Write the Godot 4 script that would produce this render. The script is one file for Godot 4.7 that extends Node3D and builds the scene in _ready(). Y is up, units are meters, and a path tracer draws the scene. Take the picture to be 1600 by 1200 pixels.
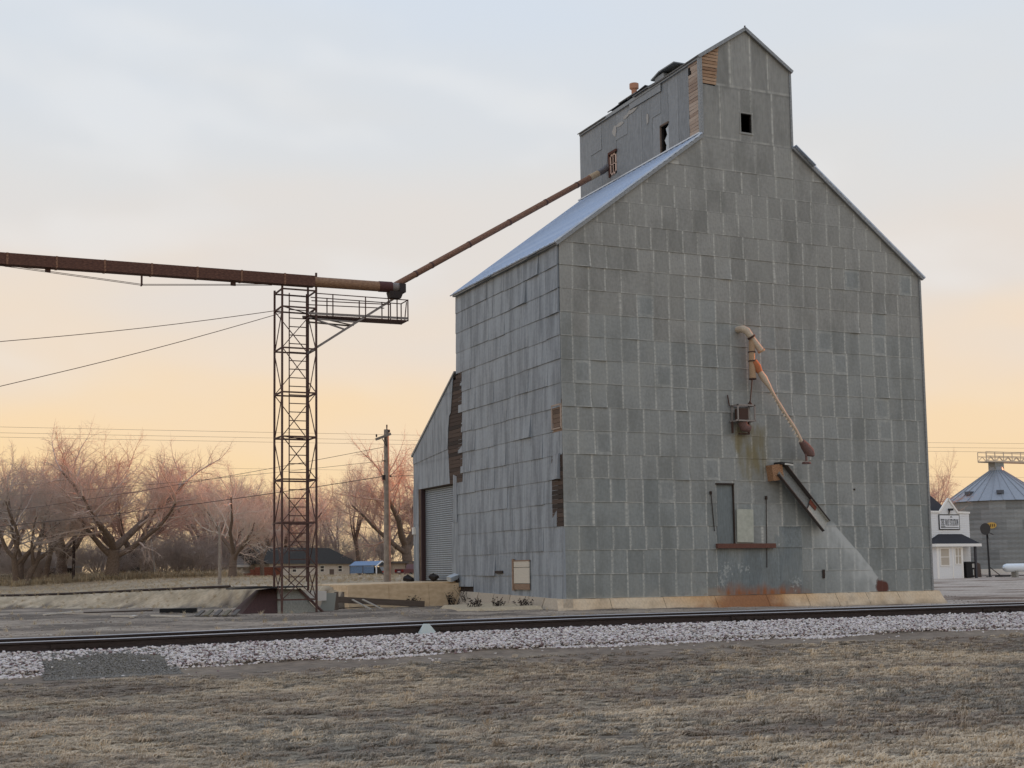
extends Node3D
# A weathered tin-clad grain elevator beside a railway at dusk.
# x runs along the track, z towards the road the picture was taken from, y is up; metres.

const W := 17.955
const DEPTH := 10.86
const EAVE := 14.0
const APEX := 24.02
const XL := 6.745
const XR := 11.278
const CEAVE := 22.517
const CBOT := 19.054

var taken := {}
var M := {}
var rng := RandomNumberGenerator.new()
var noise := FastNoiseLite.new()
var noise2 := FastNoiseLite.new()

# ---------------------------------------------------------------- mesh building
class G:
	var v := PackedVector3Array()
	var n := PackedVector3Array()
	var u := PackedVector2Array()
	var w := PackedVector2Array()
	var c := PackedColorArray()
	var i := PackedInt32Array()
	var col := Color(1, 1, 1)
	var second := false
	func vert(p: Vector3, nn: Vector3, uv := Vector2.ZERO, uv2 := Vector2.ZERO) -> int:
		v.append(p); n.append(nn); u.append(uv); w.append(uv2); c.append(col)
		return v.size() - 1
	func quad(a: Vector3, b: Vector3, cc: Vector3, d: Vector3) -> void:   # counter-clockwise from outside
		var nn := (b - a).cross(d - a)
		if nn.length_squared() < 1e-14:
			nn = (cc - b).cross(d - b)
		nn = nn.normalized()
		var s := vert(a, nn, Vector2(0, 1)); vert(b, nn, Vector2(1, 1)); vert(cc, nn, Vector2(1, 0)); vert(d, nn, Vector2(0, 0))
		i.append_array(PackedInt32Array([s, s + 2, s + 1, s, s + 3, s + 2]))
	func tri(a: Vector3, b: Vector3, cc: Vector3) -> void:
		var nn := (b - a).cross(cc - a).normalized()
		var s := vert(a, nn, Vector2(0, 1)); vert(b, nn, Vector2(1, 1)); vert(cc, nn, Vector2(0.5, 0))
		i.append_array(PackedInt32Array([s, s + 2, s + 1]))
	func hexa(p: Array) -> void:   # 0-3 bottom ring, 4-7 top ring, both counter-clockwise seen from the top
		quad(p[3], p[2], p[1], p[0]); quad(p[4], p[5], p[6], p[7])
		for k in 4:
			var m := (k + 1) % 4
			quad(p[k], p[m], p[m + 4], p[k + 4])
	func box(at: Vector3, size: Vector3, b := Basis()) -> void:
		var h := size * 0.5
		var p := []
		for yy in [-1.0, 1.0]:
			for q in [Vector2(-1, 1), Vector2(1, 1), Vector2(1, -1), Vector2(-1, -1)]:
				p.append(at + b * Vector3(q.x * h.x, yy * h.y, q.y * h.z))
		hexa(p)
	func span(lo: Vector3, hi: Vector3) -> void:
		box((lo + hi) * 0.5, hi - lo)
	func bar(a: Vector3, b: Vector3, wide: float, tall: float, up := Vector3.UP) -> void:   # a rectangular bar from a to b
		var z := (b - a).normalized()
		if absf(z.dot(up)) > 0.98:
			up = Vector3.RIGHT if absf(z.x) < 0.9 else Vector3.FORWARD
		var x := up.cross(z).normalized()
		box((a + b) * 0.5, Vector3(wide, tall, a.distance_to(b)), Basis(x, z.cross(x), z))
	func tube(pts: Array, radii: Array, sides := 8, cap := true) -> void:
		var up := Vector3(0.13, 0.97, 0.21)
		var first := v.size()
		for k in pts.size():
			var p: Vector3 = pts[k]
			var d: Vector3 = (pts[mini(k + 1, pts.size() - 1)] - pts[maxi(k - 1, 0)]).normalized()
			var x := up.cross(d)
			if x.length() < 0.05:
				x = Vector3.RIGHT.cross(d)
			x = x.normalized()
			var y := d.cross(x)
			up = y
			for s in sides + 1:
				var a := TAU * s / sides
				var o := x * cos(a) + y * sin(a)
				vert(p + o * radii[k], o, Vector2(float(s) / sides, k))
		for k in pts.size() - 1:
			for s in sides:
				var a := first + k * (sides + 1) + s
				var b := a + sides + 1
				i.append_array(PackedInt32Array([a, b, a + 1, a + 1, b, b + 1]))
		if cap:
			for e in 2:
				var k := 0 if e == 0 else pts.size() - 1
				var d: Vector3 = (pts[0] - pts[1]).normalized() if e == 0 else (pts[-1] - pts[-2]).normalized()
				var m := vert(pts[k], d)
				var r0 := v.size()
				for s in sides + 1:
					vert(v[first + k * (sides + 1) + s], d)
				for s in sides:
					if e == 0: i.append_array(PackedInt32Array([m, r0 + s, r0 + s + 1]))
					else: i.append_array(PackedInt32Array([m, r0 + s + 1, r0 + s]))
	func pipe(a: Vector3, b: Vector3, r: float, sides := 8) -> void:
		tube([a, b], [r, r], sides)
	func prism(poly: PackedVector2Array, o: Vector3, x: Vector3, y: Vector3, d0: float, d1: float) -> void:   # polygon in the plane (x, y) through o, thick from d0 to d1 along x cross y
		var z := x.cross(y)
		if Geometry2D.is_polygon_clockwise(poly):
			poly = poly.duplicate(); poly.reverse()
		# is_polygon_clockwise has y down: after this the ring runs one fixed way; find which
		var area := 0.0
		for k in poly.size():
			area += poly[k].cross(poly[(k + 1) % poly.size()])
		if area < 0:
			poly = poly.duplicate(); poly.reverse()
		var t := Geometry2D.triangulate_polygon(poly)
		for k in range(0, t.size(), 3):
			var a := poly[t[k]]
			var b := poly[t[k + 1]]
			var cc := poly[t[k + 2]]
			if (b - a).cross(cc - a) < 0:
				var q := b
				b = cc; cc = q
			tri(o + x * a.x + y * a.y + z * d1, o + x * b.x + y * b.y + z * d1, o + x * cc.x + y * cc.y + z * d1)
			tri(o + x * a.x + y * a.y + z * d0, o + x * cc.x + y * cc.y + z * d0, o + x * b.x + y * b.y + z * d0)
		for k in poly.size():
			var a := poly[k]
			var b := poly[(k + 1) % poly.size()]
			quad(o + x * a.x + y * a.y + z * d0, o + x * b.x + y * b.y + z * d0, o + x * b.x + y * b.y + z * d1, o + x * a.x + y * a.y + z * d1)
	func mesh() -> ArrayMesh:
		var a := []
		a.resize(Mesh.ARRAY_MAX)
		a[Mesh.ARRAY_VERTEX] = v; a[Mesh.ARRAY_NORMAL] = n; a[Mesh.ARRAY_TEX_UV] = u; a[Mesh.ARRAY_COLOR] = c; a[Mesh.ARRAY_INDEX] = i
		if second:
			a[Mesh.ARRAY_TEX_UV2] = w
		var m := ArrayMesh.new()
		m.add_surface_from_arrays(Mesh.PRIMITIVE_TRIANGLES, a)
		return m

func numbered(called: String, parent: Node) -> String:
	var key := str(parent.get_instance_id()) + "/" + called
	var k: int = taken.get(key, 0)
	taken[key] = k + 1
	return called if k == 0 else "%s_%03d" % [called, k]

func obj(called: String, g: G, mat: Material, parent: Node = self, kind := "") -> MeshInstance3D:
	return inst(called, g.mesh(), mat, parent, kind)

func inst(called: String, mesh: Mesh, mat: Material, parent: Node = self, kind := "") -> MeshInstance3D:
	var o := MeshInstance3D.new()
	o.mesh = mesh
	o.material_override = mat
	o.name = numbered(called, parent)
	if kind:
		o.set_meta("kind", kind)
	parent.add_child(o, true)
	return o

func tag(o: Node, label: String, category: String, group := "") -> Node:
	o.set_meta("label", label)
	o.set_meta("category", category)
	if group:
		o.set_meta("group", group)
	return o

func thing(called: String, label: String, category: String, at := Vector3.ZERO, turn := 0.0, group := "") -> Node3D:
	var o := Node3D.new()
	o.name = numbered(called, self)
	add_child(o, true)
	o.position = at
	o.rotation.y = turn
	tag(o, label, category, group)
	return o

func copy(src: Node3D, called: String, label: String, at: Vector3, turn := 0.0, size := Vector3.ONE) -> Node3D:
	var o: Node3D = src.duplicate()
	o.name = numbered(called, self)
	add_child(o, true)
	o.position = at
	o.rotation = Vector3(0, turn, 0)
	o.scale = size
	o.set_meta("label", label)
	return o

# ---------------------------------------------------------------- materials
func srgb(r: float, g: float, b: float) -> Color:
	return Color(r / 255.0, g / 255.0, b / 255.0)

func plain(c: Color, rough := 0.85, metal := 0.0) -> StandardMaterial3D:
	var m := StandardMaterial3D.new()
	m.albedo_color = c
	m.roughness = rough
	m.metallic = metal
	return m

# A mottled material: a seamless noise picture between dark and light, laid on three planes.
func mottled(dark: Color, light: Color, freq: float, scale: Vector3, rough := 0.9, metal := 0.0, relief := 0.0, seed_ := 1, oct := 4) -> StandardMaterial3D:
	if seed_ >= 100:   # far things share a few grey pictures, tinted
		var ratio := snappedf((dark.r + dark.g + dark.b) / maxf(light.r + light.g + light.b, 0.01), 0.08)
		var key := "grey%s" % ratio
		if not M.has(key):
			M[key] = mottled(Color(ratio, ratio, ratio), Color.WHITE, 0.05, Vector3.ONE, 0.9, 0, 0, 60).albedo_texture
		var sm := plain(light, rough, metal)
		sm.albedo_texture = M[key]
		sm.uv1_triplanar = true
		sm.uv1_scale = scale
		return sm
	var f := FastNoiseLite.new()
	f.seed = seed_
	f.frequency = freq
	f.fractal_octaves = oct
	var im := f.get_seamless_image(192, 192)
	var out := Image.create(192, 192, false, Image.FORMAT_RGB8)
	for y in 192:
		for x in 192:
			out.set_pixel(x, y, dark.lerp(light, im.get_pixel(x, y).r))
	var m := plain(Color.WHITE, rough, metal)
	m.albedo_texture = ImageTexture.create_from_image(out)
	m.uv1_triplanar = true
	m.uv1_scale = scale
	if relief > 0:
		m.heightmap_enabled = true
		m.heightmap_texture = ImageTexture.create_from_image(im)
		m.heightmap_scale = relief
	return m

# One tin sheet: fine stamped grain, dull runs down it, pale rubbed edges, shade of the lap above painted along the top.
func tin(base: Color, k: int, edge: float, runs: float, halo := 0.0, wide := 40, tall := 52) -> StandardMaterial3D:
	var r := RandomNumberGenerator.new()
	r.seed = 900 + k
	var f := FastNoiseLite.new()
	f.seed = 40 + k
	f.frequency = 0.07
	var im := Image.create(wide, tall, false, Image.FORMAT_RGB8)
	var le := edge * r.randf_range(0.0, 0.6)
	var re := edge * r.randf_range(0.5, 1.3)
	var be := edge * r.randf_range(0.1, 1.0)
	var off := r.randf_range(0, 500)
	for y in tall:
		for x in wide:
			var t := f.get_noise_2d(x * 1.5, y * 1.5 + off) * 0.07 + f.get_noise_2d(x * 5.0 + off, y * 0.5) * runs + r.randf_range(-0.012, 0.012)
			var brk := 0.6 + 0.8 * f.get_noise_2d(off + x * 0.8, y * 2.2 + off)
			var px := float(x) / wide
			var py := float(y) / tall
			var pale := 0.0
			pale += re * smoothstep(0.88, 0.94, px) * brk
			pale += le * smoothstep(0.07, 0.03, px) * brk
			pale += be * smoothstep(0.94, 0.97, py) * brk
			if halo > 0:
				var d := maxf(absf(px - 0.5) * 2.0, absf(py - 0.5) * 2.0)
				pale += halo * exp(-pow((d - 0.82) / 0.12, 2.0)) * maxf(brk, 0.2)
			t -= 0.10 * smoothstep(0.05, 0.0, py)  # dark top line: shadow of the overlapping sheet painted into the colour
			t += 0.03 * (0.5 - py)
			var cc := base * (1.0 + t)
			cc = cc.lerp(srgb(205, 206, 200), clampf(pale, 0.0, 0.8))
			im.set_pixel(x, y, cc)
	var m := plain(Color.WHITE, 0.62, 0.15)
	m.albedo_texture = ImageTexture.create_from_image(im)
	return m

func wood(a: Color, b: Color, k: int) -> StandardMaterial3D:
	var f := FastNoiseLite.new()
	f.seed = k
	f.frequency = 0.05
	var im := Image.create(128, 64, false, Image.FORMAT_RGB8)
	for y in 64:
		for x in 128:
			var t := 0.5 + 0.5 * f.get_noise_2d(x * 0.35, y * 4.0) + 0.25 * f.get_noise_2d(x * 2.0, y * 12.0)
			im.set_pixel(x, y, a.lerp(b, clampf(t, 0, 1)))
	var m := plain(Color.WHITE, 0.9)
	m.albedo_texture = ImageTexture.create_from_image(im)
	return m

func smooth(a: float, b: float, x: float) -> float:
	return smoothstep(a, b, x)

# ---------------------------------------------------------------- camera, sky, sun
func lights_and_camera() -> void:
	var cam := Camera3D.new()
	cam.name = "camera"
	cam.position = Vector3(-23.2976, 1.0302, 46.5901)
	cam.basis = Basis.from_euler(Vector3(0.0917457, -0.4260573, -0.01462866), EULER_ORDER_YXZ)
	cam.near = 0.1
	cam.far = 6000.0
	cam.projection = Camera3D.PROJECTION_FRUSTUM
	cam.size = 0.1 * 1200.0 / 2106.374
	cam.frustum_offset = Vector2(0, 0.1 * 101.369 / 2106.374)
	add_child(cam)
	cam.current = true

	var sun := DirectionalLight3D.new()
	sun.name = "sun"
	sun.light_energy = 1.6
	sun.light_color = Color(1.0, 0.60, 0.40)
	sun.light_angular_distance = 1.0
	sun.shadow_enabled = true
	var to_sun := Vector3(0.99, 0.036, -0.02)
	add_child(sun)
	sun.look_at_from_position(to_sun * 100.0, Vector3.ZERO)

	# The sky: pale blue overhead, lavender-grey lower, peach and gold towards the horizon, with thin high cloud.
	var f := FastNoiseLite.new()
	f.seed = 12
	f.frequency = 1.0
	f.fractal_octaves = 5
	var ww := 1024
	var hh := 512
	var im := Image.create(ww, hh, false, Image.FORMAT_RGBF)
	var stops := [[0.0, srgb(248, 207, 144)], [3.0, srgb(248, 211, 149)], [6.0, srgb(242, 213, 171)], [9.0, srgb(231, 214, 194)], [12.5, srgb(219, 213, 208)], [17.0, srgb(212, 214, 216)], [21.0, srgb(207, 214, 222)], [26.0, srgb(202, 213, 227)], [40.0, srgb(195, 207, 226)], [90.0, srgb(190, 203, 226)]]
	for y in hh:
		var el := 90.0 - (y + 0.5) / hh * 180.0
		for x in ww:
			if el < 0:
				im.set_pixel(x, y, Color(0.28, 0.24, 0.19))
				continue
			var az := (x + 0.5) / ww * TAU
			# the middle column of the picture looks to -z; columns run clockwise seen from above
			var dir := Vector3(-sin(az) * cos(deg_to_rad(el)), sin(deg_to_rad(el)), cos(az) * cos(deg_to_rad(el)))
			var flat := Vector3(dir.x * 2.0, dir.y * 9.0, dir.z * 2.0)
			var wob := f.get_noise_3dv(flat * 1.3) * 3.0
			var e := clampf(el + wob, 0.0, 90.0)
			var c: Color = stops[0][1]
			for k in stops.size() - 1:
				if e >= stops[k][0]:
					c = stops[k][1].lerp(stops[k + 1][1], clampf((e - stops[k][0]) / (stops[k + 1][0] - stops[k][0]), 0, 1))
			# towards the place where the sun went down the glow is deeper, away from it dustier
			var side := dir.normalized().dot(Vector3(0.97, 0.0, -0.22))
			var low := exp(-e / 9.0)
			var dust := clampf(0.55 - side * 0.75, 0.0, 1.2) * low
			c = c.lerp(srgb(226, 205, 184), clampf(dust * 0.55, 0, 0.85))
			# thin streaks of high cloud
			var st := f.get_noise_3dv(Vector3(dir.x * 3.0 + dir.y * 4.0, dir.y * 14.0 - dir.x * 3.5, dir.z * 3.0) + Vector3(3, 1, 7))
			var cl := smoothstep(0.05, 0.5, st) * smoothstep(4.0, 12.0, el) * 0.32
			c = c.lerp(srgb(230, 230, 230), cl)
			var lit := f.get_noise_3dv(Vector3(dir.x * 2.2, dir.y * 5.0, dir.z * 2.2) + Vector3(11, 4, 2))
			c = c.lerp(srgb(255, 214, 164), smoothstep(0.15, 0.6, lit) * smoothstep(15.0, 6.0, el) * 0.5)
			im.set_pixel(x, y, c.srgb_to_linear())
	var pan := PanoramaSkyMaterial.new()
	pan.panorama = ImageTexture.create_from_image(im)
	var sky := Sky.new()
	sky.sky_material = pan
	var env := Environment.new()
	env.background_mode = Environment.BG_SKY
	env.sky = sky
	env.tonemap_mode = Environment.TONE_MAPPER_LINEAR
	env.tonemap_exposure = 1.1
	env.sdfgi_enabled = true
	env.ssao_enabled = true
	env.ssil_enabled = true
	var we := WorldEnvironment.new()
	we.environment = env
	we.name = "environment"
	add_child(we)

# ---------------------------------------------------------------- the ground
func rail_y(x: float) -> float:
	return 0.155 - 0.11 * smooth(-11.0, -22.5, x)

func bank_line(x: float) -> float:   # foot of the bank on the left, behind the track
	if x > -5.0: return -10.85
	if x > -9.0: return lerpf(-19.0, -10.85, (x + 9.0) / 4.0)
	if x > -18.5: return lerpf(-28.0, -19.0, (x + 18.5) / 9.5)
	return -28.0 + (x + 18.5) * 0.5

func ground_y(x: float, z: float) -> float:
	var ry := rail_y(x)
	var bump := noise.get_noise_2d(x * 3.0, z * 3.0) * 0.05 + noise.get_noise_2d(x * 14.0, z * 14.0) * 0.025
	if z > 25.6:
		var y := lerpf(ry - 0.475, -0.50, smooth(25.6, 28.5, z))
		return y + bump * smooth(25.6, 27.5, z) + noise.get_noise_2d(x * 1.2, z * 1.2) * 0.05 * smooth(27.0, 30.0, z)
	if z > 24.15:
		return lerpf(ry - 0.20, ry - 0.475, (z - 24.15) / 1.45)
	if z > 21.3:
		return ry - 0.235
	if z > 18.0:
		return lerpf(-0.47, ry - 0.235, smooth(18.0, 21.3, z)) + bump * smooth(20.8, 19.0, z)
	var right := smooth(2.0, 14.0, x + 0.4 * z)
	var bl := bank_line(x)
	var top := lerpf(0.16, 0.56, smooth(-18.5, -6.0, x))
	var width := 0.25 if x > -5.2 else lerpf(3.4, 1.4, smooth(-18.5, -6.0, x))
	var k := clampf((bl - z) / width, 0.0, 1.0)
	var ly := lerpf(-0.42, top, k if x > -5.2 else smooth(0, 1, k))
	var far := maxf(0.0, bl - width - z)
	ly = lerpf(ly, 1.02, smooth(0.0, 34.0, far))
	ly += bump * lerpf(1.0, 0.25, k)
	var rr := -0.55 + 0.55 * smooth(2.0, -38.0, z) + 0.9 * smooth(-60.0, -300.0, z) + bump * 0.6
	return lerpf(ly, rr, right)

func ground_color(x: float, z: float) -> Color:
	var a := noise.get_noise_2d(x * 1.5, z * 4.0)
	var b := noise2.get_noise_2d(x * 2.0, z * 2.6)
	var d := noise2.get_noise_2d(x * 7.0 + 50.0, z * 11.0)
	var t := clampf(0.48 + a * 1.1 + b * 0.9 + d * 0.4, 0, 1)
	var c := Color(0.205, 0.162, 0.12).lerp(Color(0.55, 0.47, 0.32), t)
	c = c.lerp(Color(0.20, 0.18, 0.15), clampf(noise2.get_noise_2d(x * 1.1 - 40.0, z * 1.4) * 1.6 - 0.1, 0, 0.8))
	if z > 24.0:
		var edge := smooth(28.2 + noise2.get_noise_2d(x * 3.0, 9.0) * 1.2, 26.6, z)
		c = c.lerp(Color(0.205, 0.155, 0.115).lerp(Color(0.31, 0.24, 0.18), clampf(0.5 + d, 0, 1)), edge * 0.9)
		return c
	if z > 17.5:
		return Color(0.30, 0.26, 0.225).lerp(Color(0.44, 0.38, 0.32), clampf(0.5 + d, 0, 1))
	var right := smooth(2.0, 14.0, x + 0.4 * z)
	# left: grey dirt, then the tan bank, then dry lawn
	var dirt := Color(0.17, 0.135, 0.105).lerp(Color(0.47, 0.38, 0.295), clampf(0.42 + noise2.get_noise_2d(x * 1.6, z * 1.6) * 1.5 + d * 0.9, 0, 1))
	dirt = dirt.lerp(Color(0.56, 0.48, 0.38), smooth(0.35, 0.7, b + d * 0.5) * 0.7)
	var bl := bank_line(x) + d * 2.4 + b * 1.5
	var tan_ := Color(0.48, 0.385, 0.26).lerp(Color(0.70, 0.57, 0.40), clampf(0.5 + d * 1.3 + a, 0, 1))
	var lawn := Color(0.40, 0.31, 0.21).lerp(Color(0.55, 0.44, 0.30), clampf(0.5 + b + a, 0, 1))
	var lc := dirt.lerp(tan_, smooth(0.2, -0.4, z - bl))
	lc = lc.lerp(lawn, smooth(-7.0, -10.0, z - bl))
	var rc := Color(0.54, 0.45, 0.375).lerp(Color(0.70, 0.60, 0.51), clampf(0.5 + a + d * 0.6, 0, 1))
	rc = rc.lerp(Color(0.24, 0.165, 0.12), smooth(0.12, 0.35, noise2.get_noise_2d(x * 1.3, z * 2.4 + 30.0) + 0.45 * exp(-pow((x - 26.0) / 7.0, 2.0) - pow((z + 4.0) / 3.0, 2.0))))
	return lc.lerp(rc, right)

func grid_steps(parts: Array) -> PackedFloat32Array:
	var out := PackedFloat32Array()
	for p in parts:
		var v: float = p[0]
		while v < p[1] - 1e-4:
			out.append(v)
			v += p[2]
	out.append(parts[-1][1])
	return out

func ground() -> void:
	var xs := grid_steps([[-3000, -400, 400], [-400, -80, 40], [-80, -32, 4], [-32, 22, 0.4], [22, 70, 1.5], [70, 150, 8], [150, 400, 50], [400, 3000, 400]])
	var zs := grid_steps([[-3000, -400, 400], [-400, -120, 35], [-120, -60, 5], [-60, -34, 1.5], [-34, -12, 0.5], [-12, -10, 0.125], [-10, 17, 0.5], [17, 36, 0.22], [36, 60, 1], [60, 200, 20], [200, 3000, 400]])
	var g := G.new()
	for z in zs:
		for x in xs:
			g.col = ground_color(x, z)
			var dx := (ground_y(x + 0.2, z) - ground_y(x - 0.2, z)) / 0.4
			var dz := (ground_y(x, z + 0.2) - ground_y(x, z - 0.2)) / 0.4
			g.vert(Vector3(x, ground_y(x, z), z), Vector3(-dx, 1, -dz).normalized())
	var nx := xs.size()
	for r in zs.size() - 1:
		for k in nx - 1:
			var a := r * nx + k
			g.i.append_array(PackedInt32Array([a, a + 1, a + nx, a + 1, a + nx + 1, a + nx]))
	var m := mottled(srgb(190, 190, 190), srgb(255, 255, 255), 0.035, Vector3(0.55, 0.55, 0.85), 0.95, 0.0, 3.0, 5, 5)
	m.uv1_world_triplanar = true
	m.vertex_color_use_as_albedo = true
	obj("ground", g, m, self, "structure")

func scatter(called: String, mesh: Mesh, mat: Material, xf: Array, cols: Array, label: String, cat: String, parent: Node = self) -> void:
	var mm := MultiMesh.new()
	mm.transform_format = MultiMesh.TRANSFORM_3D
	mm.use_colors = true
	mm.mesh = mesh
	mm.instance_count = xf.size()
	for k in xf.size():
		mm.set_instance_transform(k, xf[k])
		mm.set_instance_color(k, cols[k])
	var o := MultiMeshInstance3D.new()
	o.multimesh = mm
	o.material_override = mat
	o.name = numbered(called, parent)
	o.set_meta("kind", "stuff")
	parent.add_child(o, true)
	if parent == self:
		tag(o, label, cat)

func tuft_mesh(k: int, blades: int, tall: float, spread: float, lean: float) -> ArrayMesh:
	var r := RandomNumberGenerator.new()
	r.seed = 70 + k
	var g := G.new()
	for b in blades:
		var p := Vector3(r.randf_range(-spread, spread), 0, r.randf_range(-spread, spread) * 0.6)
		var h := tall * r.randf_range(0.5, 1.2)
		var side := lean * r.randf_range(0.3, 1.6) * (1.0 if r.randf() < 0.75 else -1.0)
		var q := p + Vector3(side * 0.45, h * 0.75, r.randf_range(-0.3, 0.3) * lean)
		var e := q + Vector3(side, h * r.randf_range(-0.25, 0.3), r.randf_range(-0.4, 0.4) * lean)
		var wd := Vector3(r.randf_range(-0.5, 0.5), 0, 1).normalized() * r.randf_range(0.003, 0.006)
		var sh := r.randf_range(0.75, 1.15)
		g.col = Color(sh, sh, sh)
		g.quad(p - wd, p + wd, q + wd, q - wd)
		g.tri(q - wd, q + wd, e)
	return g.mesh()

func grass() -> void:
	var m := plain(Color.WHITE, 0.85)
	m.vertex_color_use_as_albedo = true
	var kinds := [[20, 0.035, 0.06, 0.035], [24, 0.022, 0.08, 0.045], [14, 0.06, 0.045, 0.035]]
	for k in kinds.size():
		var q: Array = kinds[k]
		var mesh := tuft_mesh(k, q[0], q[1], q[2], q[3])
		var xf := []
		var cols := []
		var count: int = [44000, 46000, 7000][k]
		for t in count:
			var z := 26.2 + 13.0 * pow(rng.randf(), 1.25)
			var x := rng.randf_range(-23.6 + (z - 36.0) * 0.02, -23.3 + (46.6 - z) * 1.22 + 1.0)
			var dens := 0.5 + noise.get_noise_2d(x * 1.5, z * 4.0) * 1.3 + noise2.get_noise_2d(x * 2.0, z * 2.6) * 0.9
			if rng.randf() > maxf(dens + 0.15, 0.32) or (z < 27.0 and rng.randf() < 0.7):
				continue
			var s := rng.randf_range(0.6, 1.35)
			var b := Basis(Vector3.UP, rng.randf_range(-0.5, 0.5) + (PI if rng.randf() < 0.3 else 0.0)).scaled(Vector3(s, s * rng.randf_range(0.7, 1.2), s))
			xf.append(Transform3D(b, Vector3(x, ground_y(x, z) - 0.004, z)))
			var tone := clampf(0.48 + noise2.get_noise_2d(x * 5.0, z * 7.0) * 0.6 + noise.get_noise_2d(x * 1.5, z * 4.0) * 0.7 + rng.randf_range(-0.35, 0.35), 0, 1)
			var c := Color(0.31, 0.24, 0.185).lerp(Color(0.76, 0.62, 0.44), tone)
			if rng.randf() < 0.1 + 0.5 * smooth(0.0, 0.3, noise2.get_noise_2d(x * 1.1 - 40.0, z * 1.4)):
				c = Color(0.31, 0.27, 0.215) * rng.randf_range(0.8, 1.2)
			cols.append(c)
		scatter(["dry_grass", "matted_grass", "tall_grass"][k], mesh, m, xf, cols, ["short dry straw-coloured grass over the field in front of the track", "flattened grey-brown grass matted on the near field", "taller bleached grass tufts scattered across the near field"][k], "grass")
	# sparse dead weeds over the bank and lawn behind the track
	var xf2 := []
	var cols2 := []
	var weed := tuft_mesh(9, 16, 0.16, 0.12, 0.09)
	for t in 9000:
		var x := rng.randf_range(-26.0, 10.0)
		var z := rng.randf_range(-46.0, 17.0)
		var bl := bank_line(x)
		if z > bl + 1.0 and rng.randf() < 0.93:
			continue
		if z < -10.0 and x > -5.5 and z > -20.0 or x > -0.5 and z > -20.0:
			continue
		xf2.append(Transform3D(Basis(Vector3.UP, rng.randf() * TAU).scaled(Vector3.ONE * rng.randf_range(0.4, 1.0)), Vector3(x, ground_y(x, z), z)))
		cols2.append(Color(0.42, 0.335, 0.22).lerp(Color(0.66, 0.55, 0.38), rng.randf()))
	var xf3 := []
	var cols3 := []
	for t in 5000:
		var x := rng.randf_range(-25.0, -1.5)
		var z := rng.randf_range(-60.0, -46.5)
		if noise2.get_noise_2d(x * 2.0, z * 2.0) < -0.12:
			continue
		xf3.append(Transform3D(Basis(Vector3.UP, rng.randf() * TAU).scaled(Vector3(3.0, rng.randf_range(1.6, 3.6), 3.0)), Vector3(x, ground_y(x, z), z)))
		cols3.append(Color(0.34, 0.265, 0.175).lerp(Color(0.62, 0.51, 0.34), rng.randf()))
	scatter("tall_weeds", weed, m, xf3, cols3, "tall bleached weeds at the feet of the far trees", "weeds")
	scatter("bank_grass", weed, m, xf2, cols2, "thin bleached grass on the tan bank and lawn behind the track", "grass")

func stone_mesh(k: int) -> ArrayMesh:
	var r := RandomNumberGenerator.new()
	r.seed = 300 + k
	var s := SphereMesh.new()
	s.radial_segments = 5
	s.rings = 2
	s.radius = 0.5
	s.height = 1.0
	var a := s.get_mesh_arrays()
	var vv: PackedVector3Array = a[Mesh.ARRAY_VERTEX]
	var ii: PackedInt32Array = a[Mesh.ARRAY_INDEX]
	var moved := {}
	var g := G.new()
	for t in range(0, ii.size(), 3):
		var p := []
		for q in 3:
			var key := Vector3i((vv[ii[t + q]] * 50.0).round())
			if not moved.has(key):
				moved[key] = Vector3(key) / 50.0 * r.randf_range(0.7, 1.25) * Vector3(1, 0.75, 1)
			p.append(moved[key])
		if (p[1] - p[0]).cross(p[2] - p[0]).length() > 1e-6:
			g.tri(p[0], p[2], p[1])
	return g.mesh()

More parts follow.
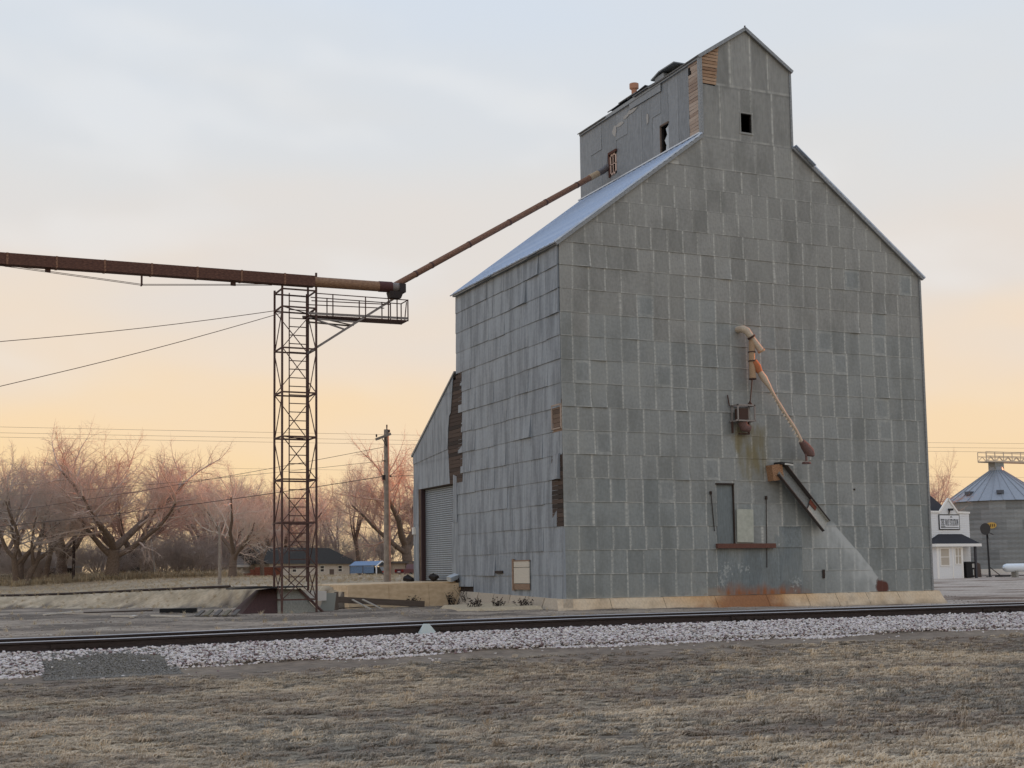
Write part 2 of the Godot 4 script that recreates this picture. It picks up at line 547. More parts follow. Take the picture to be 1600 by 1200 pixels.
func ballast() -> void:
	var m := mottled(srgb(205, 200, 200), srgb(255, 255, 255), 0.06, Vector3(6, 6, 6), 0.8)
	m.vertex_color_use_as_albedo = true
	var names := ["pale pink-white crushed stone ballast along the near side of the track", "coarser white ballast stones at the shoulder of the track"]
	for k in 2:
		var xf := []
		var cols := []
		for t in [56000, 4000][k]:
			var x := rng.randf_range(-24.5, 13.0)
			var fz := rng.randf()
			var z := lerpf(23.85, 25.45 + noise2.get_noise_2d(x * 2.0, 4.0) * 0.3, fz)
			if rng.randf() < 0.006:
				z += rng.randf_range(0.1, 0.7)
			# the gap where the gravel pad lies
			if x > -21.3 and x < -19.5 and z > 24.45 + 0.3 * absf(x + 20.3) and z < 25.55 and rng.randf() < 0.985:
				continue
			var s: float = rng.randf_range(0.026, 0.058) if k == 0 else rng.randf_range(0.045, 0.078)
			var b := Basis.from_euler(Vector3(rng.randf() * TAU, rng.randf() * TAU, rng.randf() * TAU)).scaled(Vector3(s * rng.randf_range(0.9, 1.5), s * rng.randf_range(0.6, 1.0), s))
			xf.append(Transform3D(b, Vector3(x, ground_y(x, z) + s * 0.15 + (0.07 * rng.randf() if z < 25.3 else 0.0), z)))
			var v := rng.randf_range(0.62, 0.95)
			var c := Color(v, v * rng.randf_range(0.92, 0.98), v * rng.randf_range(0.88, 0.95))
			if rng.randf() < 0.12:
				c = Color(0.28, 0.2, 0.2)
			cols.append(c)
		scatter("ballast", stone_mesh(k), m, xf, cols, names[k], "ballast")
	# fine dark gravel spread over the pad
	var xp := []
	var cp := []
	for t in 7000:
		var x := rng.randf_range(-21.35, -19.35)
		var z := rng.randf_range(24.3, 25.85)
		var s := rng.randf_range(0.012, 0.03)
		xp.append(Transform3D(Basis.from_euler(Vector3(rng.randf() * TAU, rng.randf() * TAU, 0)).scaled(Vector3(s * 1.2, s, s)), Vector3(x, ground_y(x, z) + 0.055 * (25.75 - z) / 1.4 + 0.008, z)))
		var v := rng.randf_range(0.17, 0.32)
		cp.append(Color(v, v * 0.96, v * 0.86))
	scatter("fine_gravel", stone_mesh(7), m, xp, cp, "fine dark gravel spread on the pad beside the track at the left", "gravel")
	# loose gravel and clods on the dirt behind the track
	var xg := []
	var cg := []
	for t in 16000:
		var x := rng.randf_range(-25.0, 26.0)
		var z := rng.randf_range(-14.0, 21.0)
		if x > -0.6 and x < 18.6 and z < 0.9 or z < bank_line(x) or noise2.get_noise_2d(x * 3.0, z * 3.0) + rng.randf_range(-0.3, 0.3) < 0.0:
			continue
		var s := rng.randf_range(0.02, 0.06) * (2.0 if rng.randf() < 0.04 else 1.0)
		xg.append(Transform3D(Basis.from_euler(Vector3(rng.randf() * TAU, rng.randf() * TAU, 0)).scaled(Vector3(s * 1.3, s * 0.8, s)), Vector3(x, ground_y(x, z) + 0.005, z)))
		cg.append(Color(0.24, 0.20, 0.165).lerp(Color(0.52, 0.46, 0.39), rng.randf()))
	scatter("gravel", stone_mesh(6), m, xg, cg, "loose brown gravel and clods on the dirt behind the track", "gravel")
	# dark oily stones between and behind the rails
	var xf3 := []
	var cols3 := []
	for t in 9000:
		var x := rng.randf_range(-24.5, 24.0)
		var z := rng.randf_range(20.6, 23.3)
		var s := rng.randf_range(0.035, 0.08)
		xf3.append(Transform3D(Basis.from_euler(Vector3(rng.randf() * TAU, rng.randf() * TAU, 0)).scaled(Vector3(s, s, s)), Vector3(x, ground_y(x, z) + 0.02, z)))
		var v := rng.randf_range(0.10, 0.24)
		cols3.append(Color(v, v * 0.95, v * 0.93))
	scatter("cinder_ballast", stone_mesh(5), m, xf3, cols3, "dark oily stones between the two rails", "ballast")

func track() -> void:
	var xs := [-60.0, -40.0, -30.0, -25.0, -22.5, -20.0, -17.0, -14.0, -11.0, 0.0, 20.0, 60.0, 120.0]
	var body := mottled(srgb(48, 40, 38), srgb(74, 62, 58), 0.03, Vector3(1, 6, 6), 0.8, 0.3, 0, 21)
	var head := plain(srgb(176, 172, 170), 0.35, 0.9)
	var plate := plain(srgb(58, 48, 44), 0.8, 0.3)
	var spans := [["near rail of the railway track, dark web with a polished top", 23.5], ["far rail of the railway track, nearer the elevator", 22.0]]
	for sp in spans:
		var z: float = sp[1]
		var t := thing("rail", sp[0], "rail", Vector3.ZERO, 0, "rails of the track")
		var prof := [[-0.075, 0.0], [0.075, 0.0], [0.075, 0.014], [0.016, 0.035], [0.012, 0.115], [0.036, 0.128], [0.036, 0.160], [-0.036, 0.160], [-0.036, 0.128], [-0.012, 0.115], [-0.016, 0.035], [-0.075, 0.014]]
		var g := G.new()
		var h := G.new()
		for k in xs.size() - 1:
			var a := Vector3(xs[k], rail_y(xs[k]) - 0.172, z)
			var b := Vector3(xs[k + 1], rail_y(xs[k + 1]) - 0.172, z)
			for e in prof.size():
				var p: Array = prof[e]
				var q: Array = prof[(e + 1) % prof.size()]
				g.quad(a + Vector3(0, q[1], q[0]), a + Vector3(0, p[1], p[0]), b + Vector3(0, p[1], p[0]), b + Vector3(0, q[1], q[0]))
			h.hexa([a + Vector3(0, 0.1602, 0.031), b + Vector3(0, 0.1602, 0.031), b + Vector3(0, 0.1602, -0.031), a + Vector3(0, 0.1602, -0.031), a + Vector3(0, 0.172, 0.024), b + Vector3(0, 0.172, 0.024), b + Vector3(0, 0.172, -0.024), a + Vector3(0, 0.172, -0.024)])
		obj("web", g, body, t)
		obj("running_surface", h, head, t)
		for jx in [-20.6, -14.2, -7.6, -1.0]:
			var jg := G.new()
			jg.box(Vector3(jx, rail_y(jx) - 0.10, z + 0.03), Vector3(0.9, 0.07, 0.03))
			for bx in 4:
				jg.box(Vector3(jx - 0.33 + bx * 0.22, rail_y(jx) - 0.10, z + 0.052), Vector3(0.035, 0.035, 0.02))
			obj("joint_bar", jg, plate, t)
	# sleepers
	var tm := wood(srgb(52, 44, 40), srgb(92, 80, 72), 31)
	var src: Node3D = null
	var k := 0
	var x := -24.2
	while x < 24.0:
		var at := Vector3(x + rng.randf_range(-0.05, 0.05), rail_y(x) - 0.268 + rng.randf_range(-0.01, 0.008), 22.7)
		if src == null:
			src = thing("railway_tie", "", "railway tie", at, 0, "ties under the rails")
			var g := G.new()
			g.box(Vector3.ZERO, Vector3(0.22, 0.17, 2.6))
			obj("timber", g, tm, src)
			for zz in [0.8, -0.7]:
				var pg := G.new()
				pg.box(Vector3(0, 0.089, zz), Vector3(0.18, 0.014, 0.30))
				obj("tie_plate", pg, plate, src)
			src.set_meta("label", "dark creosoted timber tie under the two rails, sunk in the ballast")
		else:
			copy(src, "railway_tie", "dark creosoted timber tie under the two rails, sunk in the ballast", at, rng.randf_range(-0.02, 0.02))
		x += 0.56
		k += 1
	# pale lump on the near rail, the gravel pad and the white ballast lumps beside it
	var lump := G.new()
	var b0 := Vector3(-14.62, rail_y(-14.6) - 0.17, 23.64)
	lump.hexa([b0 + Vector3(-0.17, 0, 0.09), b0 + Vector3(0.17, 0, 0.09), b0 + Vector3(0.17, 0, -0.03), b0 + Vector3(-0.17, 0, -0.03), b0 + Vector3(-0.07, 0.17, 0.04), b0 + Vector3(0.03, 0.185, 0.04), b0 + Vector3(0.05, 0.18, -0.02), b0 + Vector3(-0.06, 0.18, -0.02)])
	tag(obj("rail_lubricator", lump, plain(srgb(190, 200, 198), 0.6)), "small pale grey lump of a fitting against the near rail", "track fitting")
	var pad := G.new()
	var px := [-21.25, -20.9, -20.5, -20.0, -19.75, -19.45]
	for q in px.size() - 1:
		var za := 24.35 + 0.25 * absf(q - 2.2) * 0.5
		var zb := 24.35 + 0.25 * absf(q + 1 - 2.2) * 0.5
		for s in 4:
			var f0 := s / 4.0
			var f1 := (s + 1) / 4.0
			var p := []
			for e in [[px[q], za, f1], [px[q + 1], zb, f1], [px[q + 1], zb, f0], [px[q], za, f0]]:
				var zz := lerpf(e[1], 25.75, e[2])
				p.append(Vector3(e[0], ground_y(e[0], zz) + 0.055 * (1.0 - e[2]) - 0.012 * e[2] + noise.get_noise_2d(e[0] * 40.0, zz * 40.0) * 0.02, zz))
			pad.quad(p[0], p[1], p[2], p[3])
	obj("asphalt_pad", pad, mottled(srgb(98, 92, 78), srgb(136, 128, 110), 0.12, Vector3(2.5, 2.5, 2.5), 0.95, 0, 0.6, 8), self, "structure")

# ---------------------------------------------------------------- the elevator
# A wall frame: origin, right, up, outward.
func P(f: Array, a: float, b: float, c: float) -> Vector3:
	return f[0] + f[1] * a + f[2] * b + f[3] * c

# One tin sheet between (a0, b0) and (a1, b1) on a wall frame, lapped over the sheet below and the sheet to its right.
func sheet_mesh(f: Array, a0: float, b0: float, a1: float, b1: float, proud: float, wall: Rect2, bent := 0.006, top_off := 0.004, curl := Vector2.ZERO) -> G:
	var g := G.new()
	g.second = true
	var na := 2
	var nb := 3
	var d := []
	for r in nb + 1:
		var row := []
		for k in na + 1:
			var fb := float(r) / nb
			var fa := float(k) / na
			var c := lerpf(proud, top_off, fb) + 0.006 * fa + rng.randf_range(-bent, bent)
			c += curl.x * pow(1.0 - fb, 2.0) * fa + curl.y * pow(fa, 2.0)
			row.append(c)
		d.append(row)
	var da := (a1 - a0) / na
	var db := (b1 - b0) / nb
	for r in nb + 1:
		for k in na + 1:
			var sa: float = (d[r][mini(k + 1, na)] - d[r][maxi(k - 1, 0)]) / (da * (mini(k + 1, na) - maxi(k - 1, 0)))
			var sb: float = (d[mini(r + 1, nb)][k] - d[maxi(r - 1, 0)][k]) / (db * (mini(r + 1, nb) - maxi(r - 1, 0)))
			var a := a0 + da * k
			var b := b0 + db * r
			g.vert(P(f, a, b, d[r][k]), (f[3] - f[1] * sa - f[2] * sb).normalized(), Vector2(float(k) / na, 1.0 - float(r) / nb), Vector2((a - wall.position.x) / wall.size.x, 1.0 - (b - wall.position.y) / wall.size.y))
	for r in nb:
		for k in na:
			var s := r * (na + 1) + k
			g.i.append_array(PackedInt32Array([s, s + na + 2, s + 1, s, s + na + 1, s + na + 2]))
	g.quad(P(f, a0, b0, -0.02), P(f, a1, b0, -0.02), P(f, a1, b0, d[0][na]), P(f, a0, b0, d[0][0]))
	g.quad(P(f, a1, b0, d[0][na]), P(f, a1, b0, -0.02), P(f, a1, b1, -0.02), P(f, a1, b1, d[nb][na]))
	g.quad(P(f, a0, b0, -0.02), P(f, a0, b0, d[0][0]), P(f, a0, b1, d[nb][0]), P(f, a0, b1, -0.02))
	for q in 12:
		g.w[g.w.size() - 1 - q] = Vector2(-5, -5)
	return g

# A sheet of any outline, flat, with its own thickness.
func cut_sheet(f: Array, poly: PackedVector2Array, rect: Rect2, d1: float, wall: Rect2) -> G:
	var g := G.new()
	g.second = true
	g.prism(poly, f[0], f[1], f[2], d1 - 0.02, d1)
	for k in g.v.size():
		var p: Vector3 = g.v[k] - f[0]
		var a := p.dot(f[1])
		var b := p.dot(f[2])
		g.u[k] = Vector2((a - rect.position.x) / rect.size.x, 1.0 - (b - rect.position.y) / rect.size.y)
		g.w[k] = Vector2((a - wall.position.x) / wall.size.x, 1.0 - (b - wall.position.y) / wall.size.y)
	return g

func rect_poly(a0: float, b0: float, a1: float, b1: float) -> PackedVector2Array:
	return PackedVector2Array([Vector2(a0, b0), Vector2(a1, b0), Vector2(a1, b1), Vector2(a0, b1)])

# A wall slab with rectangular holes, as boxes between depth c0 and c1.
func holed(g: G, f: Array, a0: float, b0: float, a1: float, b1: float, holes: Array, c0: float, c1: float) -> void:
	var xs := [a0, a1]
	var ys := [b0, b1]
	for h in holes:
		xs.append_array([h[0], h[2]])
		ys.append_array([h[1], h[3]])
	xs.sort()
	ys.sort()
	for i in xs.size() - 1:
		for j in ys.size() - 1:
			if xs[i + 1] - xs[i] < 1e-4 or ys[j + 1] - ys[j] < 1e-4:
				continue
			var ma: float = (xs[i] + xs[i + 1]) / 2
			var mb: float = (ys[j] + ys[j + 1]) / 2
			var open := false
			for h in holes:
				if ma > h[0] and ma < h[2] and mb > h[1] and mb < h[3]:
					open = true
			if not open:
				g.box(P(f, ma, mb, (c0 + c1) / 2), f[1].abs() * (xs[i + 1] - xs[i]) + f[2].abs() * (ys[j + 1] - ys[j]) + f[3].abs() * (c1 - c0))

# Stains of the front wall, each with its own outline: grain dust scoured off the chute, rust, paint daubs.
func stain_picture() -> ImageTexture:
	var ww := 512
	var hh := 684
	var im := Image.create(ww, hh, false, Image.FORMAT_RGBA8)
	for y in hh:
		var b := (1.0 - (y + 0.5) / hh) * 24.02
		for x in ww:
			var a := (x + 0.5) / ww * W
			var n1 := noise.get_noise_2d(a * 9.0, b * 9.0)
			var n2 := noise2.get_noise_2d(a * 30.0, b * 6.0)
			var c := Color(0.5, 0.5, 0.5, 0.0)
			# cloudy dulling, taller than wide
			var cloud := noise2.get_noise_2d(a * 5.5, b * 2.6) + 0.5 * noise.get_noise_2d(a * 13.0, b * 3.0)
			c = Color(0.62, 0.63, 0.61, clampf(cloud * 0.5, 0, 0.28)) if cloud > 0 else Color(0.38, 0.39, 0.37, clampf(-cloud * 0.5, 0, 0.28))
			# yellow-brown run below the bracket
			if b > 4.2 and b < 7.3 and a > 7.2 and a < 10.2:
				var k := smooth(7.75, 8.1, a + n1 * 0.3) * smooth(9.75, 9.0, a + n1 * 0.3) * smooth(4.4, 5.3, b + n1 * 0.5) * smooth(7.2, 6.8, b)
				if k > 0.01:
					c = Color(0.47, 0.42, 0.25, clampf(k * (0.55 + n2 * 0.7), 0, 0.75))
			# pale scour below the chute: sharp along its upper right edge
			if b < 3.1 and a > 11.6:
				var edge := 12.75 + (3.0 - b) * 0.985 + n1 * 0.04 + 0.05 * (int(b / 0.9333) % 2)
				var sheet := 0.82 + 0.3 * absf(noise.get_noise_2d(floorf(a / 0.72) * 37.0, floorf(b / 0.9333) * 53.0)) * 2.0
				var inside := edge - a
				if inside > 0.0:
					var k := smooth(0.0, 0.06, inside) * (0.75 * exp(-inside / 0.5) + 0.55 * exp(-inside / 1.9)) * (1.0 + 0.5 * n2) * sheet * smooth(3.1, 2.7, b)
					c = Color(0.74, 0.76, 0.76, clampf(k * (1.15 + n1 * 0.9), 0, 0.92))
			# rust at the foot of the scour
			var rr := Vector2((a - 15.25) / 0.34, (b - 0.18) / 0.34).length() + n1 * 0.6
			if rr < 1.0 and b < 0.62:
				c = Color(0.36, 0.17, 0.12, smooth(1.0, 0.75, rr) * 0.95)
			# rust splashed up from the footing
			var rb := (0.75 + 0.9 * noise2.get_noise_2d(a * 26.0, b * 3.0)) * smooth(5.6, 7.4, a + n1) * smooth(11.6, 9.9, a + n1) * smooth(0.52 + n1 * 0.4, 0.0, b)
			if rb > 0.02:
				c = Color(0.60, 0.36, 0.17, clampf(rb * 0.95, 0, 0.9))
			# paint daubs
			for q in [[7.35, 1.05, 0.22], [8.05, 1.1, 0.13], [8.35, 1.05, 0.13], [10.75, 0.45, 0.2], [7.1, 0.55, 0.18]]:
				var dd := Vector2((a - q[0]) / q[2], (b - q[1]) / (q[2] * 1.1)).length() + noise2.get_noise_2d(a * 60.0, b * 60.0) * 2.6 + 0.3
				if dd < 0.9:
					c = Color(0.72, 0.74, 0.73, 0.5)
			# dust-pale ghosts of the lowest course on the left
			if b < 0.5 and a < 7.5:
				c = c.lerp(Color(0.70, 0.70, 0.66, 0.5), smooth(0.35, 0.0, b + n1 * 0.4) * 0.7)
			im.set_pixel(x, y, c)
	return ImageTexture.create_from_image(im)

# Long runs down the side wall: dull and pale streaks that pass over many courses.
func side_runs() -> ImageTexture:
	var im := Image.create(512, 256, false, Image.FORMAT_RGBA8)
	for x in 512:
		for y in 256:
			var s := noise2.get_noise_2d(x * 0.34, y * 0.12 + 70.0) * 1.3 + 0.6 * noise.get_noise_2d(x * 1.1, y * 0.22)
			var fine := noise.get_noise_2d(x * 2.4 + 300.0, y * 0.35)
			if s + 0.3 * fine > 0:
				im.set_pixel(x, y, Color(0.66, 0.70, 0.73, clampf((s + 0.4 * fine) * 0.7 + maxf(0.0, fine - 0.28) * 1.6, 0, 0.5)))
			else:
				im.set_pixel(x, y, Color(0.37, 0.40, 0.43, clampf(-(s + 0.3 * fine) * 0.75, 0, 0.45)))
	return ImageTexture.create_from_image(im)

func elevator() -> void:
	var t := thing("grain_elevator", "tall weathered grain elevator clad in grey tin sheets with a gabled cupola", "grain elevator")
	var F := [Vector3.ZERO, Vector3.RIGHT, Vector3.UP, Vector3.BACK]
	var L := [Vector3.ZERO, Vector3.BACK, Vector3.UP, Vector3.LEFT]
	var CL := [Vector3(XL, 0, 0), Vector3.BACK, Vector3.UP, Vector3.LEFT]
	var wallF := Rect2(0, 0, W, APEX)
	var board_m := [wood(srgb(92, 76, 66), srgb(150, 128, 110), 51), wood(srgb(110, 88, 74), srgb(176, 150, 128), 52), wood(srgb(74, 60, 52), srgb(128, 108, 92), 53)]
	var fresh_m := [wood(srgb(132, 104, 82), srgb(198, 164, 134), 54), wood(srgb(112, 86, 68), srgb(184, 150, 122), 55), wood(srgb(148, 120, 98), srgb(208, 178, 150), 56)]
	var black_m := [wood(srgb(52, 42, 38), srgb(92, 76, 66), 48), wood(srgb(40, 34, 32), srgb(74, 62, 54), 49), wood(srgb(64, 52, 46), srgb(110, 92, 80), 50)]
	var pale_m := [wood(srgb(140, 122, 110), srgb(206, 188, 172), 57), wood(srgb(126, 106, 94), srgb(192, 172, 156), 58), wood(srgb(156, 138, 124), srgb(214, 198, 184), 59)]
	var dark := plain(srgb(58, 48, 42), 0.95)
	var stain := stain_picture()
	var low := []
	var mid := []
	var high := []
	var hal := []
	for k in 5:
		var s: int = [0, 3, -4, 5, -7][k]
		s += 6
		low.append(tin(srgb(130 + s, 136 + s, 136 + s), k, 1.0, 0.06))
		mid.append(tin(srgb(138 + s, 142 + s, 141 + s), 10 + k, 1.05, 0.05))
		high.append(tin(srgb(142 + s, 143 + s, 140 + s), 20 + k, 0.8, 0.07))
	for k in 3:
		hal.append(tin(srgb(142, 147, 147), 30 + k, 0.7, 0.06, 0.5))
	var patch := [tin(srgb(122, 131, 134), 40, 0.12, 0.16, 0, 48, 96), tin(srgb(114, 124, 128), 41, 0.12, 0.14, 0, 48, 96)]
	for m in low + mid + high + hal + patch:
		m.detail_enabled = true
		m.detail_albedo = stain
		m.detail_uv_layer = BaseMaterial3D.DETAIL_UV_2
		m.detail_blend_mode = BaseMaterial3D.BLEND_MODE_MIX
	var side := []
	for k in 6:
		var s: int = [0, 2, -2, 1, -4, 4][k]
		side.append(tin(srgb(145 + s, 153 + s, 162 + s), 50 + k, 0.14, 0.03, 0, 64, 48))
	var runs := side_runs()
	for m in side:
		m.detail_enabled = true
		m.detail_albedo = runs
		m.detail_uv_layer = BaseMaterial3D.DETAIL_UV_2
		m.detail_blend_mode = BaseMaterial3D.BLEND_MODE_MIX
	var cup := []
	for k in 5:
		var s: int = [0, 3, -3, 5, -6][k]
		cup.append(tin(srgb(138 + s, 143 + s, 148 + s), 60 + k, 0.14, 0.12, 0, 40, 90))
	var trim_m := mottled(srgb(120, 124, 128), srgb(160, 164, 166), 0.05, Vector3(1, 1, 1), 0.5, 0.4, 0, 61)
	var rust_m := mottled(srgb(92, 48, 34), srgb(150, 92, 62), 0.06, Vector3(2, 2, 2), 0.9, 0.1, 0, 62)

	# timber body behind the tin
	var core := G.new()
	core.prism(PackedVector2Array([Vector2(0.06, -0.3), Vector2(W - 0.06, -0.3), Vector2(W - 0.06, EAVE - 0.05), Vector2(XR, CBOT - 0.06), Vector2(XL, CBOT - 0.06), Vector2(0.06, EAVE - 0.05)]), Vector3.ZERO, Vector3.RIGHT, Vector3.UP, -DEPTH + 0.06, -0.06)
	obj("timber_core", core, dark, t)

	# ---- front wall: courses of sheets, staggered, 24 to a course
	var fw := Node3D.new()
	fw.name = "front_wall"
	t.add_child(fw)
	var ch := EAVE / 15.0
	var rest := {}
	var made := 0
	var patch_a0 := 6.92
	var patch_a1 := 11.1
	var door := [6.97, 2.08, 7.77, 4.52]
	for r in 15:
		var b0 := r * ch
		var b1 := b0 + ch + 0.03
		var a := 0.0
		var column := 0
		var row_shift := rng.randf_range(-0.09, 0.09)
		while a < W - 0.01:
			if rng.randf() < 0.025 and r > 2:
				column += 1
			var e := 0.62 + 0.736 * column + row_shift + rng.randf_range(-0.035, 0.035)
			column += 1
			if W - e < 0.3:
				e = W
			var s0 := a
			a = e
			var lo := b0
			# leave out where the plain patch and the doorway are
			if s0 < patch_a1 - 0.05 and e > patch_a0 + 0.05 and b0 < 2.5:
				if s0 >= patch_a0 - 0.2 and e <= patch_a1 + 0.2:
					continue
				if s0 < patch_a0: e = patch_a0
				else: s0 = patch_a1
				if e - s0 < 0.12: continue
			var spans := [[s0, e, lo, b1]]
			if b1 > door[1] and b0 < door[3] and s0 < door[2] and e > door[0]:
				spans = []
				if s0 < door[0] - 0.02: spans.append([s0, door[0], lo, b1])
				if e > door[2] + 0.02: spans.append([door[2], e, lo, b1])
				if b1 > door[3] + 0.05: spans.append([maxf(s0, door[0]), minf(e, door[2]), door[3], b1])
			for sp in spans:
				var h := (sp[2] + noise.get_noise_2d(sp[0] * 4.0, sp[2] * 5.0) * 2.0) as float
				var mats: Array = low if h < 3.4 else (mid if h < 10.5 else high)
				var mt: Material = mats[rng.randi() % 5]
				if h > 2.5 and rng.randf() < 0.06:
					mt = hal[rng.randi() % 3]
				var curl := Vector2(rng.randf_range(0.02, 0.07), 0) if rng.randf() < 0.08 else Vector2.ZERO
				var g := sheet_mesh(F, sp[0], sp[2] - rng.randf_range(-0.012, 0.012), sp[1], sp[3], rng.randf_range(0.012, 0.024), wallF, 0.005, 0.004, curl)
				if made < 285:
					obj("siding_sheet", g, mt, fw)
					made += 1
				else:
					if not rest.has(mt): rest[mt] = []
					rest[mt].append(g)
	# plain newer sheets at the foot
	var pa := [6.92, 8.05, 9.1, 9.95, 11.1]
	for k in 4:
		obj("patch_sheet", sheet_mesh(F, pa[k], 0.0, pa[k + 1], 1.96 if k < 3 else 2.84, 0.03 + 0.004 * k, wallF, 0.008), patch[k % 2], fw)
	obj("patch_sheet", sheet_mesh(F, 9.75, 1.92, 11.1, 2.86, 0.046, wallF, 0.008), patch[0], fw)
	for s in [[7.77, 9.2], [9.2, 9.98]]:
		obj("patch_sheet", sheet_mesh(F, s[0], 2.0, s[1], 2.86, 0.03, wallF, 0.008), mid[rng.randi() % 5], fw)
	# ---- gable and cupola front: larger sheets cut to the roof line
	var outline := PackedVector2Array([Vector2(0, EAVE), Vector2(W, EAVE), Vector2(XR, CBOT), Vector2(XR, CEAVE), Vector2(W / 2 + 0.03, APEX), Vector2(7.62, 23.1), Vector2(7.46, 21.3), Vector2(XL, 21.34), Vector2(XL, CBOT)])
	var rows := [[14.0, 14.93], [14.93, 15.86], [15.86, 16.79], [16.79, 17.72], [17.72, 19.06], [19.06, 21.36], [21.36, 24.1]]
	for r in rows.size():
		var b0: float = rows[r][0]
		var b1: float = rows[r][1]
		var a := -0.35 - 0.2 * (r % 3)
		var wd0: float = [0.75, 0.75, 0.76, 0.9, 1.2, 1.1, 1.15][r]
		var cols_ := []
		while a < W:
			var e := a + wd0 + rng.randf_range(-0.05, 0.05)
			cols_.append([a, e])
			a = e
		if r == 5: cols_ = [[XL, 7.72], [7.72, 8.69], [8.69, 9.24], [9.24, 10.35], [10.35, XR + 0.1]]
		if r == 6: cols_ = [[XL, 8.3], [8.3, 9.3], [9.3, 10.2], [10.2, XR + 0.1]]
		if r == 4: cols_ = [[0.0, 5.6], [5.6, XL], [XL, 8.3], [8.3, 9.4], [9.4, 10.4], [10.4, 11.3], [11.3, 12.4], [12.4, W]]
		for q in cols_:
			for part in ([[19.06, 19.48], [20.3, 21.36]] if r == 5 and q[0] == 8.69 else [[b0, b1]]):
				for poly in Geometry2D.intersect_polygons(outline, rect_poly(q[0], part[0], q[1], part[1])):
					if poly.size() < 3: continue
					var d1 := 0.022 + 0.008 * (cols_.find(q) % 2) + 0.004 * ((6 - r) % 3) + rng.randf_range(0, 0.002)
					obj("gable_sheet", cut_sheet(F, poly, Rect2(q[0], part[0], q[1] - q[0], part[1] - part[0]), d1, wallF), high[rng.randi() % 5], fw)
	for m in rest:
		var gg := G.new()
		gg.second = true
		for g in rest[m]:
			var s0 := gg.v.size()
			gg.v.append_array(g.v); gg.n.append_array(g.n); gg.u.append_array(g.u); gg.w.append_array(g.w); gg.c.append_array(g.c)
			for ix in g.i:
				gg.i.append(ix + s0)
		obj("upper_sheets", gg, m, fw, "stuff")
	# corner trim
	for q in [[-0.015, 0.0, 2.7, 0.015, 0.07], [W + 0.03, 0.0, EAVE, 0.02, 0.10], [XL - 0.02, CBOT + 0.1, CEAVE, 0.03, 0.15], [XR + 0.02, CBOT, CEAVE, 0.02, 0.10]]:
		var ct := G.new()
		ct.bar(Vector3(q[0], q[1], q[3]), Vector3(q[0], q[2], q[3]), q[4], q[4])
		obj("corner_trim", ct, side[0] if q[0] < 1.0 else trim_m, t)

	# ---- left side wall: long lapped sheets, torn back at the corners
	var lw := Node3D.new()
	lw.name = "side_wall"
	t.add_child(lw)
	var wallL := Rect2(-DEPTH, 0, DEPTH, EAVE)
	var seams := [-10.86, -8.95, -6.9, -5.05, -3.3, -1.55, -0.02]
	for r in 15:
		var b0 := r * ch
		var b1 := b0 + ch + 0.04
		for k in 6:
			var z0: float = seams[k] + (rng.randf_range(-0.12, 0.12) + (0.35 if r % 2 else -0.2)) * (1.0 if k > 0 else 0.0)
			var z1: float = seams[k + 1] + (rng.randf_range(-0.12, 0.12) + (0.35 if r % 2 else -0.2)) * (1.0 if k < 5 else 0.0)
			if k > 0: z0 = lw.get_meta("last", z0)
			lw.set_meta("last", z1)
			var curl := Vector2(rng.randf_range(-0.015, 0.02), 0)
			var proud := rng.randf_range(0.022, 0.034)
			if k == 5 and r in [3, 4]: z1 = -0.46 - 0.1 * (4 - r)          # torn away, boards showing
			if k == 5 and r == 5: z1 = -0.20; curl = Vector2(0.05, 0.10)
			if k == 5 and r in [12, 13, 14]: z1 = -0.06; curl = Vector2(0.02, 0.05)
			if k == 5 and r == 7: z1 = -0.74
			if k == 0 and r in [6, 7, 8, 9, 10]: z0 = [-10.45, -10.7, -10.3, -10.62, -10.4][r - 6]; curl = Vector2(0.02, -0.0)
			if rng.randf() < 0.06: curl += Vector2(0.06, 0)
			var lo := b0
			if r == 0 and k == 0: lo = 0.45
			if r == 0 and k == 1: lo = 0.12
			obj("siding_sheet", sheet_mesh(L, z0, lo - rng.randf_range(-0.015, 0.03), z1, b1, proud, wallL, 0.004, 0.004, curl), side[rng.randi() % 6], lw)
	lw.remove_meta("last")
	# boards where the sheets are gone
	for q in [[2.8, 5.62, -0.95, 0.0, black_m], [6.5, 7.62, -0.85, 0.0, board_m], [5.2, 10.2, -12.3, -10.2, black_m]]:
		var b: float = q[0]
		while b < q[1]:
			var g := G.new()
			var zl: float = maxf(q[2], -10.75 - (10.1 - b) / 3.33 * 5.5) if q[2] < -12.0 else q[2]
			if zl > q[3] - 0.1:
				break
			g.box(Vector3(-0.008 + rng.randf_range(-0.006, 0.006), b + 0.085, (zl + q[3]) / 2), Vector3(0.03, 0.165, q[3] - zl), Basis(Vector3.RIGHT, rng.randf_range(-0.008, 0.008)))
			obj("board", g, q[4][rng.randi() % 3], lw)
			b += 0.178
	var hole := G.new()
	for e in [[6.60, 6.66, -0.80, -0.02], [7.52, 7.58, -0.80, -0.02], [6.60, 7.58, -0.84, -0.78], [6.60, 7.58, -0.06, 0.0]]:
		hole.span(Vector3(-0.055, e[0], e[2]), Vector3(-0.012, e[1], e[3]))
	obj("patch_frame", hole, pale_m[0], lw)
	# small hatch near the foot of the side wall
	var hg := G.new()
	hg.span(Vector3(-0.10, 0.60, -4.52), Vector3(-0.05, 1.24, -3.05))
	hg.span(Vector3(-0.10, 1.26, -4.52), Vector3(-0.05, 1.50, -3.05))
	var hatch := obj("hatch_panel", hg, mottled(srgb(186, 180, 168), srgb(222, 214, 200), 0.05, Vector3(2, 2, 2), 0.85, 0, 0, 63), lw)
	hatch.set_meta("label", "pale square hatch board")
	hg = G.new()
	hg.span(Vector3(-0.12, 0.30, -4.68), Vector3(-0.04, 1.60, -4.54))
